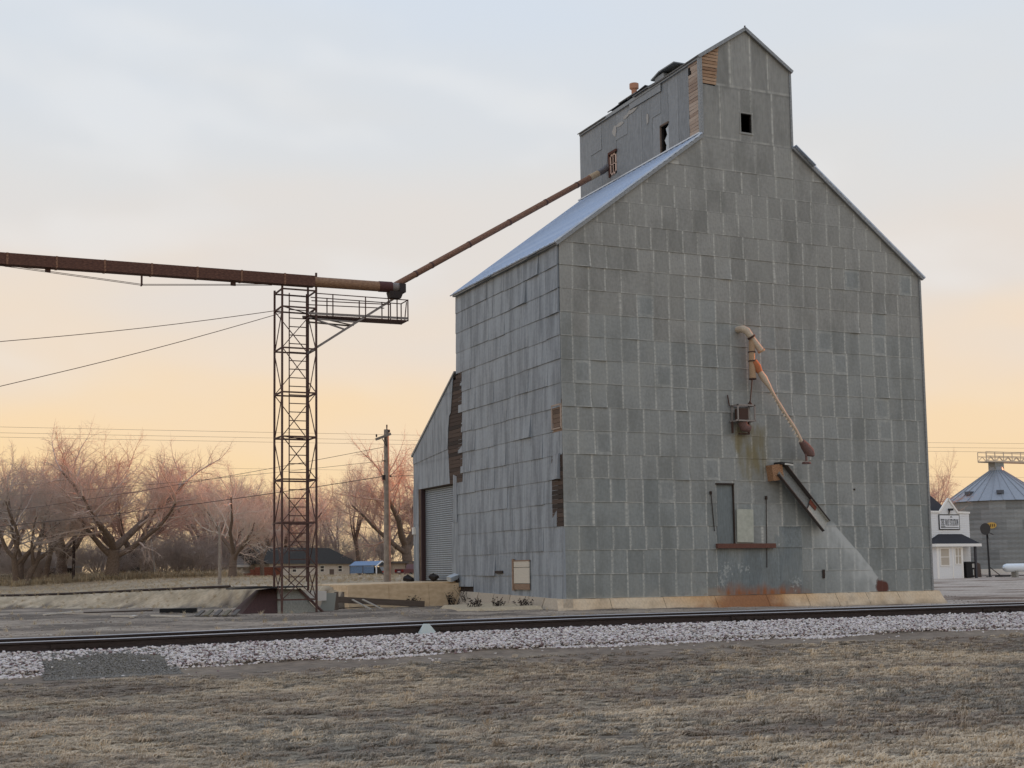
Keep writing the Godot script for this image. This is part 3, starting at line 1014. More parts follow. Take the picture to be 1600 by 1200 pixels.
	hg.span(Vector3(-0.09, 0.34, -4.52), Vector3(-0.05, 0.58, -3.05))
	hg.span(Vector3(-0.11, 1.50, -4.60), Vector3(-0.04, 1.55, -3.02))
	obj("hatch_frame", hg, board_m[1], lw)
	hg = G.new()
	hg.span(Vector3(-0.10, 1.02, -6.5), Vector3(-0.04, 1.13, -5.75))
	obj("latch_bar", hg, dark, lw)

	# ---- main roof: ribbed panels
	var roof_m := mottled(srgb(182, 198, 220), srgb(206, 218, 234), 0.02, Vector3(0.3, 0.3, 1.5), 0.45, 0.4, 0, 64)
	var rn := Node3D.new()
	rn.name = "main_roof"
	t.add_child(rn)
	for sgn in [0, 1]:
		var e0 := Vector3(-0.22, EAVE - 0.10, 0)
		var e1 := Vector3(XL - 0.05, CBOT + 0.06, 0)
		if sgn == 1:
			e0 = Vector3(W + 0.22, EAVE - 0.10, 0)
			e1 = Vector3(XR + 0.05, CBOT + 0.06, 0)
		var d := (e1 - e0).normalized()
		var nrm := Vector3(-d.y, d.x, 0) if sgn == 0 else Vector3(d.y, -d.x, 0)
		var cnt := 12
		for k in cnt:
			var z0 := 0.16 - (DEPTH + 0.3) * k / cnt
			var z1 := 0.16 - (DEPTH + 0.3) * (k + 1) / cnt
			var g := G.new()
			var up0 := nrm * (0.05 + 0.004 * (k % 2))
			var q := e0 + d * rng.randf_range(-0.06, 0.04)
			var p := [q + Vector3(0, 0, z0), q + Vector3(0, 0, z1 - 0.04), e1 + Vector3(0, 0, z1 - 0.04), e1 + Vector3(0, 0, z0)]
			var mid0: Vector3 = (p[0] + p[3]) / 2 + nrm * 0.01
			if sgn == 0: g.hexa([p[0], p[3], p[2], p[1], p[0] + up0, p[3] + up0, p[2] + up0, p[1] + up0])
			else: g.hexa([p[3], p[0], p[1], p[2], p[3] + up0, p[0] + up0, p[1] + up0, p[2] + up0])
			for m in 2:
				var zz := lerpf(z0, z1, 0.02 + 0.5 * m)
				g.bar(q + Vector3(0, 0, zz) + nrm * 0.06, e1 + Vector3(0, 0, zz) + nrm * 0.06, 0.05, 0.05)
			obj("roof_panel", g, roof_m, rn)
		var rk := G.new()
		rk.bar(e0 + Vector3(0, 0, 0.10) - nrm * 0.05, e1 + Vector3(0, 0, 0.10) - nrm * 0.05, 0.12, 0.14)
		obj("rake_trim", rk, trim_m, rn)
		var ev := G.new()
		ev.bar(e0 + Vector3(0.12 - 0.24 * sgn, 0.02, 0.1), e0 + Vector3(0.12 - 0.24 * sgn, 0.02, -DEPTH), 0.12, 0.12)
		obj("eave_trim", ev, trim_m, rn)
	var flap := G.new()
	flap.bar(Vector3(XR + 0.1, CBOT + 0.12, 0.1), Vector3(12.32, 18.36, 0.2), 0.32, 0.03)
	obj("loose_flap", flap, roof_m, rn)
	var fl := G.new()
	fl.bar(Vector3(XL - 0.12, CBOT + 0.09, 0.12), Vector3(XL - 0.12, CBOT + 0.09, -DEPTH), 0.22, 0.06)
	obj("flashing", fl, plain(srgb(196, 202, 210), 0.4, 0.5), rn)

	# ---- cupola
	var cn := Node3D.new()
	cn.name = "cupola"
	t.add_child(cn)
	var win1 := [-7.88, 19.56, -7.28, 20.56]
	var win2 := [-3.2, 19.12, -2.58, 20.47]
	var walls := G.new()
	holed(walls, F, XL + 0.02, CBOT - 0.05, XR - 0.02, CEAVE, [[8.69, 19.48, 9.24, 20.30]], -0.14, -0.012)
	walls.prism(PackedVector2Array([Vector2(XL + 0.02, CEAVE), Vector2(XR - 0.02, CEAVE), Vector2((XL + XR) / 2, APEX - 0.06)]), Vector3.ZERO, Vector3.RIGHT, Vector3.UP, -0.14, -0.012)
	holed(walls, CL, -DEPTH, CBOT - 0.05, -0.15, CEAVE, [win1, win2], -0.14, -0.012)
	walls.span(Vector3(XR - 0.14, CBOT - 0.05, -DEPTH), Vector3(XR - 0.02, CEAVE, -0.15))
	walls.span(Vector3(XL + 0.15, CBOT - 0.05, -DEPTH), Vector3(XR - 0.15, CEAVE, -DEPTH + 0.12))
	walls.prism(PackedVector2Array([Vector2(XL + 0.02, CEAVE), Vector2(XR - 0.02, CEAVE), Vector2((XL + XR) / 2, APEX - 0.06)]), Vector3.ZERO, Vector3.RIGHT, Vector3.UP, -DEPTH, -DEPTH + 0.12)
	obj("wall", walls, plain(srgb(34, 29, 27), 0.95), cn)
	# bare boards: the torn upper corner of the front and the strip round the corner
	var b := 21.36
	while b < 23.3:
		var right_end := lerpf(7.52, 7.72, (b - 21.36) / 1.8)
		var left_end := maxf(XL + 0.06, (b + 0.15 - CEAVE) / (APEX - CEAVE) * (9.01 - XL) + XL - 0.03)
		if left_end < right_end - 0.05:
			var g := G.new()
			g.box(Vector3((left_end + right_end) / 2, b + 0.07, 0.012 + rng.randf_range(-0.004, 0.008)), Vector3(right_end - left_end, 0.12, 0.03), Basis(Vector3.BACK, rng.randf_range(-0.02, 0.02)))
			obj("board", g, fresh_m[rng.randi() % 3], cn)
		b += 0.145
	b = 19.14
	while b < 22.4:
		var g := G.new()
		var z0 := -0.86 + rng.randf_range(-0.02, 0.02)
		var holeb := b > 21.9 and b < 22.1
		g.box(Vector3(XL - 0.01 + rng.randf_range(-0.008, 0.006), b + 0.075, (z0 + (-0.06)) / 2 + (0.12 if holeb else 0.0)), Vector3(0.03, rng.randf_range(0.13, 0.15), -0.06 - z0 - (0.24 if holeb else 0.0)), Basis(Vector3.RIGHT, rng.randf_range(-0.035, 0.035)))
		obj("board", g, pale_m[rng.randi() % 3], cn)
		b += 0.156
	var hk := G.new()
	hk.span(Vector3(XL - 0.03, 21.95, -0.86), Vector3(XL - 0.012, 22.28, -0.70))
	obj("board_gap", hk, plain(srgb(16, 14, 14), 0.95), cn)
	# tall sheets of the cupola side
	var wallC := Rect2(-DEPTH, CBOT, DEPTH, 4)
	var cz := [-10.96, -9.75, -8.72, -7.88, -7.28, -6.2, -4.9, -3.95, -3.2, -2.58, -1.75, -0.88]
	for k in cz.size() - 1:
		var spans := [[CBOT + 0.05, CEAVE + 0.02]]
		if cz[k] == -7.88: spans = [[CBOT + 0.05, 19.56], [20.56, CEAVE + 0.02]]
		if cz[k] == -3.2: spans = [[CBOT + 0.05, 19.12], [20.47, CEAVE + 0.02]]
		if k in [1, 4, 7]: spans = [[CBOT + 0.05, 20.9 + 0.2 * (k % 3)], [20.9 + 0.2 * (k % 3), CEAVE + 0.02]]
		for s in spans:
			obj("cladding_sheet", sheet_mesh(CL, cz[k], s[0], cz[k + 1], s[1], 0.016 + 0.004 * (k % 2), wallC, 0.003), cup[rng.randi() % 5], cn)
	var pb := G.new()
	pb.bar(Vector3(XL - 0.05, 22.28, -5.9), Vector3(XL - 0.05, 22.22, -3.1), 0.03, 0.34)
	obj("nailed_strip", pb, cup[3], cn)
	# daubs of pale paint
	for q in [[-7.4, 21.55, 0.26, 0.5], [-6.85, 21.75, 0.5, 0.16], [-6.3, 21.92, 0.3, 0.14], [-5.75, 22.02, 0.55, 0.2], [-4.35, 21.2, 0.1, 0.6]]:
		var pg := G.new()
		var ring := PackedVector2Array()
		for e in 11:
			var an := TAU * e / 11.0
			ring.append(Vector2(q[0] + cos(an) * q[2] * rng.randf_range(0.6, 1.1), q[1] + sin(an) * q[3] * rng.randf_range(0.5, 1.1) * 0.6))
		pg.prism(ring, CL[0], CL[1], CL[2], 0.028, 0.032)
		obj("paint_daub", pg, plain(srgb(176, 174, 170), 0.9), cn)
	# windows: the open one in front, the small paned one and the torn one at the side
	var wf := G.new()
	for e in [[8.62, 19.40, 9.31, 19.48], [8.62, 20.30, 9.31, 20.36], [8.63, 19.48, 8.69, 20.30], [9.24, 19.48, 9.30, 20.30]]:
		wf.span(Vector3(e[0], e[1], -0.02), Vector3(e[2], e[3], 0.055))
	obj("window_frame", wf, high[1], cn)
	var w1 := G.new()
	for e in [[-7.88, 19.56, -7.28, 19.65], [-7.88, 20.46, -7.28, 20.56], [-7.88, 19.56, -7.79, 20.56], [-7.37, 19.56, -7.28, 20.56], [-7.60, 19.56, -7.565, 20.56], [-7.88, 20.04, -7.28, 20.07]]:
		w1.span(Vector3(XL - 0.045, e[1], e[0]), Vector3(XL - 0.005, e[3], e[2]))
	obj("window_sash", w1, plain(srgb(206, 178, 162), 0.8), cn)
	var hd := G.new()
	hd.span(Vector3(XL - 0.10, 20.56, -7.98), Vector3(XL - 0.02, 20.68, -7.2))
	hd.span(Vector3(XL - 0.07, 19.5, -8.0), Vector3(XL - 0.02, 20.6, -7.88))
	obj("window_head", hd, plain(srgb(86, 50, 38), 0.9), cn)
	var w2 := G.new()
	w2.span(Vector3(XL - 0.06, 19.1, -3.26), Vector3(XL - 0.01, 20.5, -3.18))
	w2.span(Vector3(XL - 0.06, 20.44, -3.26), Vector3(XL - 0.01, 20.52, -2.56))
	obj("window_frame", w2, board_m[2], cn)
	var tp := G.new()
	tp.prism(PackedVector2Array([Vector2(-2.98, 19.2), Vector2(-2.6, 19.15), Vector2(-2.58, 20.42), Vector2(-2.9, 20.3), Vector2(-2.8, 20.0), Vector2(-3.02, 19.8), Vector2(-2.88, 19.55)]), CL[0], CL[1], CL[2], -0.05, -0.04)
	obj("torn_cover", tp, plain(srgb(188, 196, 202), 0.5), cn)
	# cupola roof
	for sgn in [0, 1]:
		var e0 := Vector3(XL - 0.14, CEAVE - 0.05, 0)
		var e1 := Vector3((XL + XR) / 2, APEX + 0.03, 0)
		if sgn == 1: e0 = Vector3(XR + 0.14, CEAVE - 0.05, 0)
		var d := (e1 - e0).normalized()
		var nrm := Vector3(-d.y, d.x, 0) if sgn == 0 else Vector3(d.y, -d.x, 0)
		var cnt := 8
		for k in cnt:
			var z0 := 0.14 - (DEPTH + 0.2) * k / cnt
			var z1 := 0.14 - (DEPTH + 0.2) * (k + 1) / cnt
			var lift := 0.0
			var back := 0.0
			if sgn == 0 and k in [3, 4, 5]:
				lift = [0.05, 0.16, 0.10][k - 3]
				back = [0.0, 0.12, 0.3][k - 3]
			var q := e0 + d * back + nrm * lift
			var up0 := nrm * (0.045 + 0.006 * (k % 2))
			var p := [q + Vector3(0, 0, z0), q + Vector3(0, 0, z1), e1 + Vector3(0, 0, z1), e1 + Vector3(0, 0, z0)]
			var g := G.new()
			if sgn == 0: g.hexa([p[0], p[3], p[2], p[1], p[0] + up0, p[3] + up0, p[2] + up0, p[1] + up0])
			else: g.hexa([p[3], p[0], p[1], p[2], p[3] + up0, p[0] + up0, p[1] + up0, p[2] + up0])
			obj("roof_sheet", g, trim_m, cn)
		var rk := G.new()
		rk.bar(e0 + Vector3(0, 0, 0.10) - nrm * 0.04, e1 + Vector3(0, 0, 0.10) - nrm * 0.04, 0.10, 0.12)
		if sgn == 0: rk.bar(e0 + Vector3(0.1, 0.0, 0.05), e0 + Vector3(0.1, 0.0, -DEPTH), 0.10, 0.16)
		obj("rake_trim", rk, trim_m, cn)
	for q in [[-6.0, -4.6, 0.18], [-7.6, -6.3, 0.13]]:
		var g := G.new()
		g.bar(Vector3(XL + 0.1, CEAVE + 0.10, q[0]), Vector3(XL + 0.25, CEAVE + q[2] + 0.14, q[1]), 0.45, 0.03)
		g.bar(Vector3(XL + 0.3, CEAVE + 0.28, q[0] - 0.3), Vector3(XL + 0.25, CEAVE + 0.3, q[1] - 0.4), 0.2, 0.04)
		obj("lifted_sheet", g, plain(srgb(70, 70, 74), 0.7), cn)
	# roof vent with its cap, and the hooded roof hatch
	var vent := G.new()
	vent.tube([Vector3(7.6, 22.9, -7.0), Vector3(7.6, 23.62, -7.0)], [0.13, 0.13], 14)
	vent.tube([Vector3(7.6, 23.58, -7.0), Vector3(7.6, 23.62, -7.0), Vector3(7.6, 23.84, -7.0), Vector3(7.6, 23.87, -7.0)], [0.16, 0.22, 0.22, 0.14], 14)
	obj("vent_pipe", vent, mottled(srgb(170, 118, 92), srgb(206, 158, 130), 0.06, Vector3(2, 2, 2), 0.7, 0.2, 0, 65), cn)
	var rh := G.new()
	rh.span(Vector3(6.98, 22.5, -4.05), Vector3(7.6, 23.0, -3.3))
	obj("roof_hatch", rh, cup[1], cn)
	rh = G.new()
	rh.prism(PackedVector2Array([Vector2(-4.3, 23.0), Vector2(-3.6, 23.16), Vector2(-2.3, 23.14), Vector2(-2.3, 23.09), Vector2(-3.6, 23.10), Vector2(-4.28, 22.94)]), Vector3.ZERO, Vector3.BACK, Vector3.UP, -7.85, -6.9)
	obj("hatch_hood", rh, trim_m, cn)
	rh = G.new()
	rh.span(Vector3((XL + XR) / 2 - 0.02, APEX, 0.06), Vector3((XL + XR) / 2 + 0.03, APEX + 0.14, 0.11))
	obj("ridge_pin", rh, dark, cn)

	# ---- things fixed to the front: doorway, board, ledge, rods
	var dr := G.new()
	dr.span(Vector3(6.97, 2.08, -0.055), Vector3(7.77, 4.52, -0.03))
	obj("loading_door", dr, patch[1], t)
	dr = G.new()
	dr.span(Vector3(6.93, 4.50, -0.02), Vector3(7.81, 4.56, 0.07))
	dr.span(Vector3(7.75, 2.08, -0.02), Vector3(7.80, 4.52, 0.05))
	obj("door_trim", dr, dark, t)
	dr = G.new()
	dr.box(Vector3(8.27, 2.82, 0.08), Vector3(0.80, 1.36, 0.03), Basis(Vector3.BACK, -0.015))
	obj("pale_panel", dr, mottled(srgb(168, 172, 160), srgb(190, 193, 182), 0.02, Vector3(0.8, 0.8, 0.8), 0.8, 0, 0, 66), t).set_meta("label", "pale board fixed beside the doorway")
	dr = G.new()
	dr.span(Vector3(6.84, 1.90, 0.0), Vector3(9.68, 2.09, 0.20))
	obj("ledge", dr, mottled(srgb(84, 52, 44), srgb(128, 92, 80), 0.05, Vector3(1, 3, 3), 0.9, 0, 0, 67), t).set_meta("label", "rust-brown timber ledge below the doorway")
	dr = G.new()
	dr.pipe(Vector3(6.68, 4.22, 0.05), Vector3(6.80, 2.6, 0.05), 0.016, 6)
	dr.box(Vector3(6.67, 4.16, 0.05), Vector3(0.08, 0.12, 0.08))
	obj("iron_rod", dr, dark, t)
	dr = G.new()
	dr.pipe(Vector3(9.36, 4.06, 0.07), Vector3(9.30, 1.1, 0.05), 0.017, 6)
	dr.box(Vector3(9.36, 3.98, 0.05), Vector3(0.09, 0.14, 0.08))
	obj("iron_rod", dr, dark, t)
	dr = G.new()
	dr.span(Vector3(12.10, 0.62, 0.03), Vector3(12.22, 0.98, 0.06))
	dr.span(Vector3(13.9, 4.35, 0.03), Vector3(13.97, 4.42, 0.06))
	obj("small_plate", dr, dark, t)

	# ---- concrete footing, battered, with its joints and the rust that ran down it
	var fm := mottled(srgb(222, 222, 222), srgb(255, 255, 255), 0.05, Vector3(0.8, 0.8, 0.8), 0.95, 0, 1.2, 68)
	fm.vertex_color_use_as_albedo = true
	var cuts := [-0.35, 1.9, 4.3, 6.7, 9.2, 11.2, 12.7, 14.3, 16.0, W + 0.35]
	for k in cuts.size() - 1:
		var g := G.new()
		var na := 12
		var nb := 5
		for r in nb + 1:
			for e in na + 1:
				var a := lerpf(cuts[k] + 0.008, cuts[k + 1] - 0.008, float(e) / na)
				var fb := float(r) / nb
				var y := lerpf(-0.75, 0.0, fb) + (0.03 * noise.get_noise_1d(a * 9.0) if r == nb else 0.0)
				var z := lerpf(0.52, 0.05, fb) + noise.get_noise_2d(a * 6.0, y * 8.0) * 0.05
				if r == nb: z = -0.05
				elif r == nb - 1: y = -0.02; z = 0.06 + noise.get_noise_1d(a * 7.0) * 0.02
				var flare := 0.25 * (1.0 - fb) * (smooth(W - 0.5, W + 0.35, a) - smooth(0.5, -0.35, a))
				var n1 := noise.get_noise_2d(a * 8.0, y * 14.0)
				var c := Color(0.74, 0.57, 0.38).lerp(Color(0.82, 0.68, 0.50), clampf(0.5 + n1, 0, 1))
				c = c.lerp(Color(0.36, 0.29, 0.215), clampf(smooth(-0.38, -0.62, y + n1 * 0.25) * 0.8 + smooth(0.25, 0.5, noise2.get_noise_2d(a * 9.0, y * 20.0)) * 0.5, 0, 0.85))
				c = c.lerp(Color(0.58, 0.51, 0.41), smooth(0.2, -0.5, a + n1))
				c = c.lerp(Color(0.36, 0.16, 0.07), clampf(smooth(5.0, 7.6, a + n1 * 1.8) * smooth(11.2, 9.0, a + n1 * 1.5) * 1.0, 0, 0.95))
				c = c.lerp(Color(0.78, 0.47, 0.21), clampf(smooth(3.6, 5.6, a) * smooth(7.4, 6.2, a) + smooth(9.2, 10.2, a) * smooth(12.6, 11.0, a), 0, 1) * 0.7 * smooth(0.2, 1.0, fb))
				g.col = c
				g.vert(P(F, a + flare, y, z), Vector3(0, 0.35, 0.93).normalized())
		for r in nb:
			for e in na:
				var s := r * (na + 1) + e
				g.i.append_array(PackedInt32Array([s, s + na + 2, s + 1, s, s + na + 1, s + na + 2]))
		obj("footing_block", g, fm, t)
	var fs := G.new()
	fs.col = Color(0.40, 0.36, 0.29)
	var zc := [0.3, -1.6, -3.1, -4.9, -6.6, -8.3, -10.4]
	for k in zc.size() - 1:
		var g := G.new()
		g.col = Color(0.56, 0.48, 0.38) * rng.randf_range(0.9, 1.2)
		var o0 := 0.35 + rng.randf_range(-0.05, 0.05)
		g.hexa([Vector3(-o0, -0.7, zc[k] - 0.03), Vector3(0.2, -0.7, zc[k] - 0.03), Vector3(0.2, -0.7, zc[k + 1] + 0.03), Vector3(-o0, -0.7, zc[k + 1] + 0.03), Vector3(-0.1, 0.0 + 0.04 * k, zc[k] - 0.03), Vector3(0.2, 0.04 * k, zc[k] - 0.03), Vector3(0.2, 0.04 * k + 0.03, zc[k + 1] + 0.03), Vector3(-0.1, 0.04 * k + 0.03, zc[k + 1] + 0.03)])
		obj("footing_block", g, fm, t)

	annex(t, side, board_m, dark, trim_m, rust_m)

# The drive-through shed leaning on the back, its roller door looking left.
func annex(t: Node3D, side: Array, board_m: Array, dark: Material, trim_m: Material, rust_m: Material) -> void:
	var n := Node3D.new()
	n.name = "drive_shed"
	t.add_child(n)
	var body := G.new()
	body.prism(PackedVector2Array([Vector2(-16.55, 0.5), Vector2(-10.9, 0.5), Vector2(-10.9, 10.2), Vector2(-16.55, 6.85)]), Vector3(0, 0, 0), Vector3.BACK, Vector3.UP, -W + 0.1, -0.6)
	obj("timber_core", body, dark, n)
	# pieces of sheet: (z, y)
	var pieces := [
		[[-16.62, 5.2], [-11.75, 5.22], [-11.95, 6.9], [-16.62, 6.55]],
		[[-16.62, 6.5], [-11.95, 6.85], [-11.85, 7.75], [-11.7, 8.4], [-11.5, 8.5], [-11.2, 10.0], [-11.15, 10.24], [-16.62, 6.95]],
		[[-16.66, 0.7], [-15.92, 0.7], [-15.92, 5.22], [-16.66, 5.22]],
		[[-11.58, 0.72], [-10.84, 0.74], [-10.84, 3.4], [-11.58, 3.4]],
		[[-11.4, 3.38], [-10.86, 3.38], [-10.9, 5.5], [-11.3, 5.6]]]
	var lap := [0.03, 0.055, 0.045, 0.02, 0.04]
	for k in pieces.size():
		var ring := PackedVector2Array()
		for q in pieces[k]:
			ring.append(Vector2(q[0], q[1]))
		var g := cut_sheet([Vector3.ZERO, Vector3.BACK, Vector3.UP, Vector3.LEFT], ring, Rect2(-16.7, 0.5, 2.0, 3.0), lap[k], Rect2(-17, 0, 6, 11))
		obj("end_sheet", g, side[[1, 0, 4, 2, 3][k]], n)
	var j := G.new()
	j.span(Vector3(-0.01, 0.7, -15.95), Vector3(0.16, 5.2, -15.62))
	obj("door_jamb", j, board_m[2], n)
	j = G.new()
	j.span(Vector3(-0.04, 0.7, -15.62), Vector3(0.3, 5.2, -15.5))
	obj("door_jamb", j, plain(srgb(58, 40, 42), 0.8), n)
	j = G.new()
	j.span(Vector3(-0.0, 5.16, -15.95), Vector3(0.4, 5.4, -11.4))
	obj("door_lintel", j, dark, n)
	# roller door: curved slats one above the other
	var slat_m := mottled(srgb(140, 148, 156), srgb(172, 178, 184), 0.04, Vector3(0.5, 0.5, 0.5), 0.5, 0.4, 0, 69)
	var h := 4.45 / 44.0
	var sm := G.new()
	for e in 4:
		var a0 := PI * e / 4.0
		var a1 := PI * (e + 1) / 4.0
		var y0 := -cos(a0) * h * 0.48
		var y1 := -cos(a1) * h * 0.48
		var x0 := -sin(a0) * 0.045
		var x1 := -sin(a1) * 0.045
		sm.quad(Vector3(x0, y0, -15.5), Vector3(x0, y0, -11.56), Vector3(x1, y1, -11.56), Vector3(x1, y1, -15.5))
	var slat := sm.mesh()
	var curtain := G.new()
	curtain.span(Vector3(0.205, 0.72, -15.5), Vector3(0.23, 5.17, -11.56))
	var door := obj("roller_door", curtain, plain(srgb(70, 76, 82), 0.7, 0.2), n)
	for k in 44:
		inst("slat", slat, slat_m, door).position = Vector3(0.2, 0.72 + h * (k + 0.5), 0)
	# roof of the shed
	var r := G.new()
	r.hexa([Vector3(-0.1, 6.86, -16.75), Vector3(W, 6.86, -16.75), Vector3(W, 10.3, -10.95), Vector3(-0.1, 10.3, -10.95), Vector3(-0.1, 6.96, -16.8), Vector3(W, 6.96, -16.8), Vector3(W, 10.4, -10.95), Vector3(-0.1, 10.4, -10.95)])
	obj("shed_roof", r, trim_m, n)
	# small white box on the corner post
	var wbx := G.new()
	wbx.span(Vector3(-0.18, 3.0, -16.5), Vector3(-0.05, 3.35, -16.3))
	obj("meter_box", wbx, plain(srgb(226, 224, 218), 0.6), n)

# Spout, bracket and chute hanging on the front: each its own thing.
func front_fittings() -> void:
	var cream := mottled(srgb(150, 130, 108), srgb(238, 228, 210), 0.06, Vector3(3, 3, 3), 0.8, 0, 0, 71)
	var tan_m := mottled(srgb(128, 96, 70), srgb(214, 190, 160), 0.06, Vector3(3, 3, 3), 0.85, 0, 0, 72)
	var orange := mottled(srgb(150, 92, 62), srgb(206, 132, 88), 0.06, Vector3(3, 3, 3), 0.85, 0, 0, 70)
	var iron := mottled(srgb(58, 44, 40), srgb(104, 78, 68), 0.06, Vector3(3, 3, 3), 0.85, 0.2, 0, 73)
	var red := mottled(srgb(84, 64, 62), srgb(140, 112, 106), 0.05, Vector3(2, 2, 2), 0.85, 0, 0, 74)
	var t := thing("loading_spout", "cream grain loading spout with a long drooping sleeve on the front wall", "grain spout")
	var g := G.new()
	g.tube([Vector3(8.25, 10.98, 0.0), Vector3(8.25, 10.95, 0.35), Vector3(8.33, 10.85, 0.52), Vector3(8.52, 10.58, 0.58)], [0.14, 0.155, 0.155, 0.13], 14)
	obj("elbow", g, cream, t)
	g = G.new()
	g.tube([Vector3(8.50, 10.62, 0.57), Vector3(8.54, 10.55, 0.58)], [0.175, 0.175], 14)
	obj("clamp_ring", g, iron, t)
	g = G.new()
	g.tube([Vector3(8.54, 10.55, 0.58), Vector3(8.93, 10.02, 0.66)], [0.12, 0.135], 14, false)
	g.tube([Vector3(8.93, 10.02, 0.66), Vector3(8.60, 10.45, 0.60)], [0.11, 0.10], 14, false)
	obj("side_branch", g, cream, t)
	g = G.new()
	g.tube([Vector3(8.91, 10.05, 0.66), Vector3(8.95, 9.99, 0.66)], [0.155, 0.155], 14, false)
	obj("branch_rim", g, tan_m, t)
	g = G.new()
	g.tube([Vector3(8.56, 10.5, 0.55), Vector3(8.56, 9.6, 0.5), Vector3(8.58, 8.86, 0.5)], [0.13, 0.13, 0.14], 12)
	obj("drop_pipe", g, tan_m, t)
	g = G.new()
	for y in [10.0, 9.62, 8.88]:
		g.tube([Vector3(8.57, y, 0.5), Vector3(8.57, y - 0.05, 0.5)], [0.16, 0.16], 12)
	obj("pipe_band", g, iron, t)
	g = G.new()
	g.tube([Vector3(8.62, 9.58, 0.52), Vector3(8.78, 9.36, 0.55), Vector3(8.88, 9.15, 0.57)], [0.16, 0.17, 0.13], 12)
	obj("orange_collar", g, orange, t)
	g = G.new()
	var pts := [Vector3(8.86, 9.2, 0.57), Vector3(9.05, 8.9, 0.6), Vector3(9.25, 8.62, 0.62), Vector3(9.38, 8.42, 0.62), Vector3(9.62, 8.08, 0.6), Vector3(9.86, 7.72, 0.6), Vector3(10.1, 7.44, 0.58), Vector3(10.36, 7.08, 0.58), Vector3(10.62, 6.76, 0.58), Vector3(10.82, 6.36, 0.6), Vector3(10.92, 6.24, 0.6)]
	g.tube(pts, [0.11, 0.15, 0.10, 0.075, 0.06, 0.085, 0.062, 0.08, 0.06, 0.07, 0.08], 10)
	for k in 14:
		var q: Vector3 = pts[3].lerp(pts[9], k / 14.0 + 0.03)
		g.tri(q, q + Vector3(-0.12, -0.08 - rng.randf() * 0.12, 0.02), q + Vector3(0.02, -0.11, 0.01))
	obj("sleeve", g, cream, t)
	g = G.new()
	g.tube([Vector3(10.85, 6.32, 0.6), Vector3(11.02, 6.12, 0.6), Vector3(11.22, 5.86, 0.62), Vector3(11.4, 5.72, 0.66)], [0.13, 0.19, 0.22, 0.06], 10)
	g.tube([Vector3(11.02, 6.05, 0.62), Vector3(11.04, 5.5, 0.62)], [0.05, 0.05], 6)
	g.tube([Vector3(11.04, 5.46, 0.62), Vector3(11.04, 5.38, 0.62)], [0.16, 0.2], 10)
	obj("nozzle", g, red, t)

	var b := thing("valve_bracket", "small rusty valve box in a steel frame below the spout", "valve bracket")
	g = G.new()
	var fr := [[7.74, 7.12, 7.80, 7.78], [8.56, 7.12, 8.62, 7.78], [7.74, 7.72, 8.62, 7.78], [7.66, 7.08, 8.62, 7.14]]
	for zz in [0.08, 0.52]:
		for e in fr:
			g.span(Vector3(e[0], e[1], zz), Vector3(e[2], e[3], zz + 0.05))
	for e in [[7.74, 7.75], [8.59, 7.75], [7.74, 7.11], [8.59, 7.11]]:
		g.bar(Vector3(e[0] + 0.03, e[1], 0.0), Vector3(e[0] + 0.03, e[1], 0.57), 0.05, 0.05)
	obj("frame", g, mottled(srgb(120, 112, 108), srgb(176, 170, 166), 0.05, Vector3(3, 3, 3), 0.6, 0.3, 0, 75), b)
	g = G.new()
	g.span(Vector3(7.9, 7.16, 0.12), Vector3(8.3, 7.62, 0.48))
	obj("box", g, iron, b)
	g = G.new()
	g.tube([Vector3(8.12, 7.1, 0.32), Vector3(8.2, 6.86, 0.32), Vector3(8.45, 6.78, 0.36)], [0.2, 0.2, 0.15], 10)
	obj("valve", g, red, b)
	g = G.new()
	g.span(Vector3(7.72, 6.62, 0.1), Vector3(7.77, 7.1, 0.2)); g.span(Vector3(8.52, 6.62, 0.1), Vector3(8.56, 7.1, 0.2)); g.span(Vector3(8.05, 6.58, 0.12), Vector3(8.56, 6.63, 0.2))
	obj("hanger", g, iron, b)
	g = G.new()
	g.pipe(Vector3(7.58, 8.2, 0.1), Vector3(7.66, 7.74, 0.1), 0.03, 6)
	g.pipe(Vector3(8.58, 8.86, 0.45), Vector3(8.52, 7.78, 0.32), 0.022, 6)
	g.tube([Vector3(8.52, 7.95, 0.32), Vector3(8.52, 7.78, 0.32)], [0.02, 0.13], 8)
	obj("control_rod", g, iron, b)

	var c := thing("grain_chute", "open steel trough chute slanting down the front wall", "grain chute")
	var p0 := Vector3(9.85, 5.12, 0.40)
	var p1 := Vector3(12.12, 2.78, 0.30)
	var d := (p1 - p0).normalized()
	var out := Vector3(0.25, 0.25, 0.94)
	out = (out - d * out.dot(d)).normalized()
	var acr := d.cross(out).normalized()   # to the lower left
	var steel := mottled(srgb(104, 106, 104), srgb(140, 142, 138), 0.04, Vector3(1, 1, 1), 0.6, 0.2, 0, 76)
	var pale := mottled(srgb(150, 152, 146), srgb(184, 186, 180), 0.04, Vector3(1, 1, 1), 0.6, 0.2, 0, 77)
	var edge_m := plain(srgb(66, 62, 60), 0.8)
	g = G.new()
	g.bar(p0, p0.lerp(p1, 0.62), 0.60, 0.02, out)
	obj("trough_floor", g, steel, c)
	g = G.new()
	g.bar(p0.lerp(p1, 0.62) + out * 0.02, p1, 0.60, 0.03, out)
	g.bar(p0.lerp(p1, 0.6) - acr * 0.30 + out * 0.06, p1 - acr * 0.30 + out * 0.06, 0.03, 0.12, out)
	obj("trough_lip", g, pale, c)
	g = G.new()
	g.bar(p0 - acr * 0.31 + out * 0.10, p0.lerp(p1, 1.0) - acr * 0.31 + out * 0.05, 0.03, 0.24, out)
	g.bar(p0 + acr * 0.31 + out * 0.04, p1 + acr * 0.31 + out * 0.03, 0.04, 0.12, out)
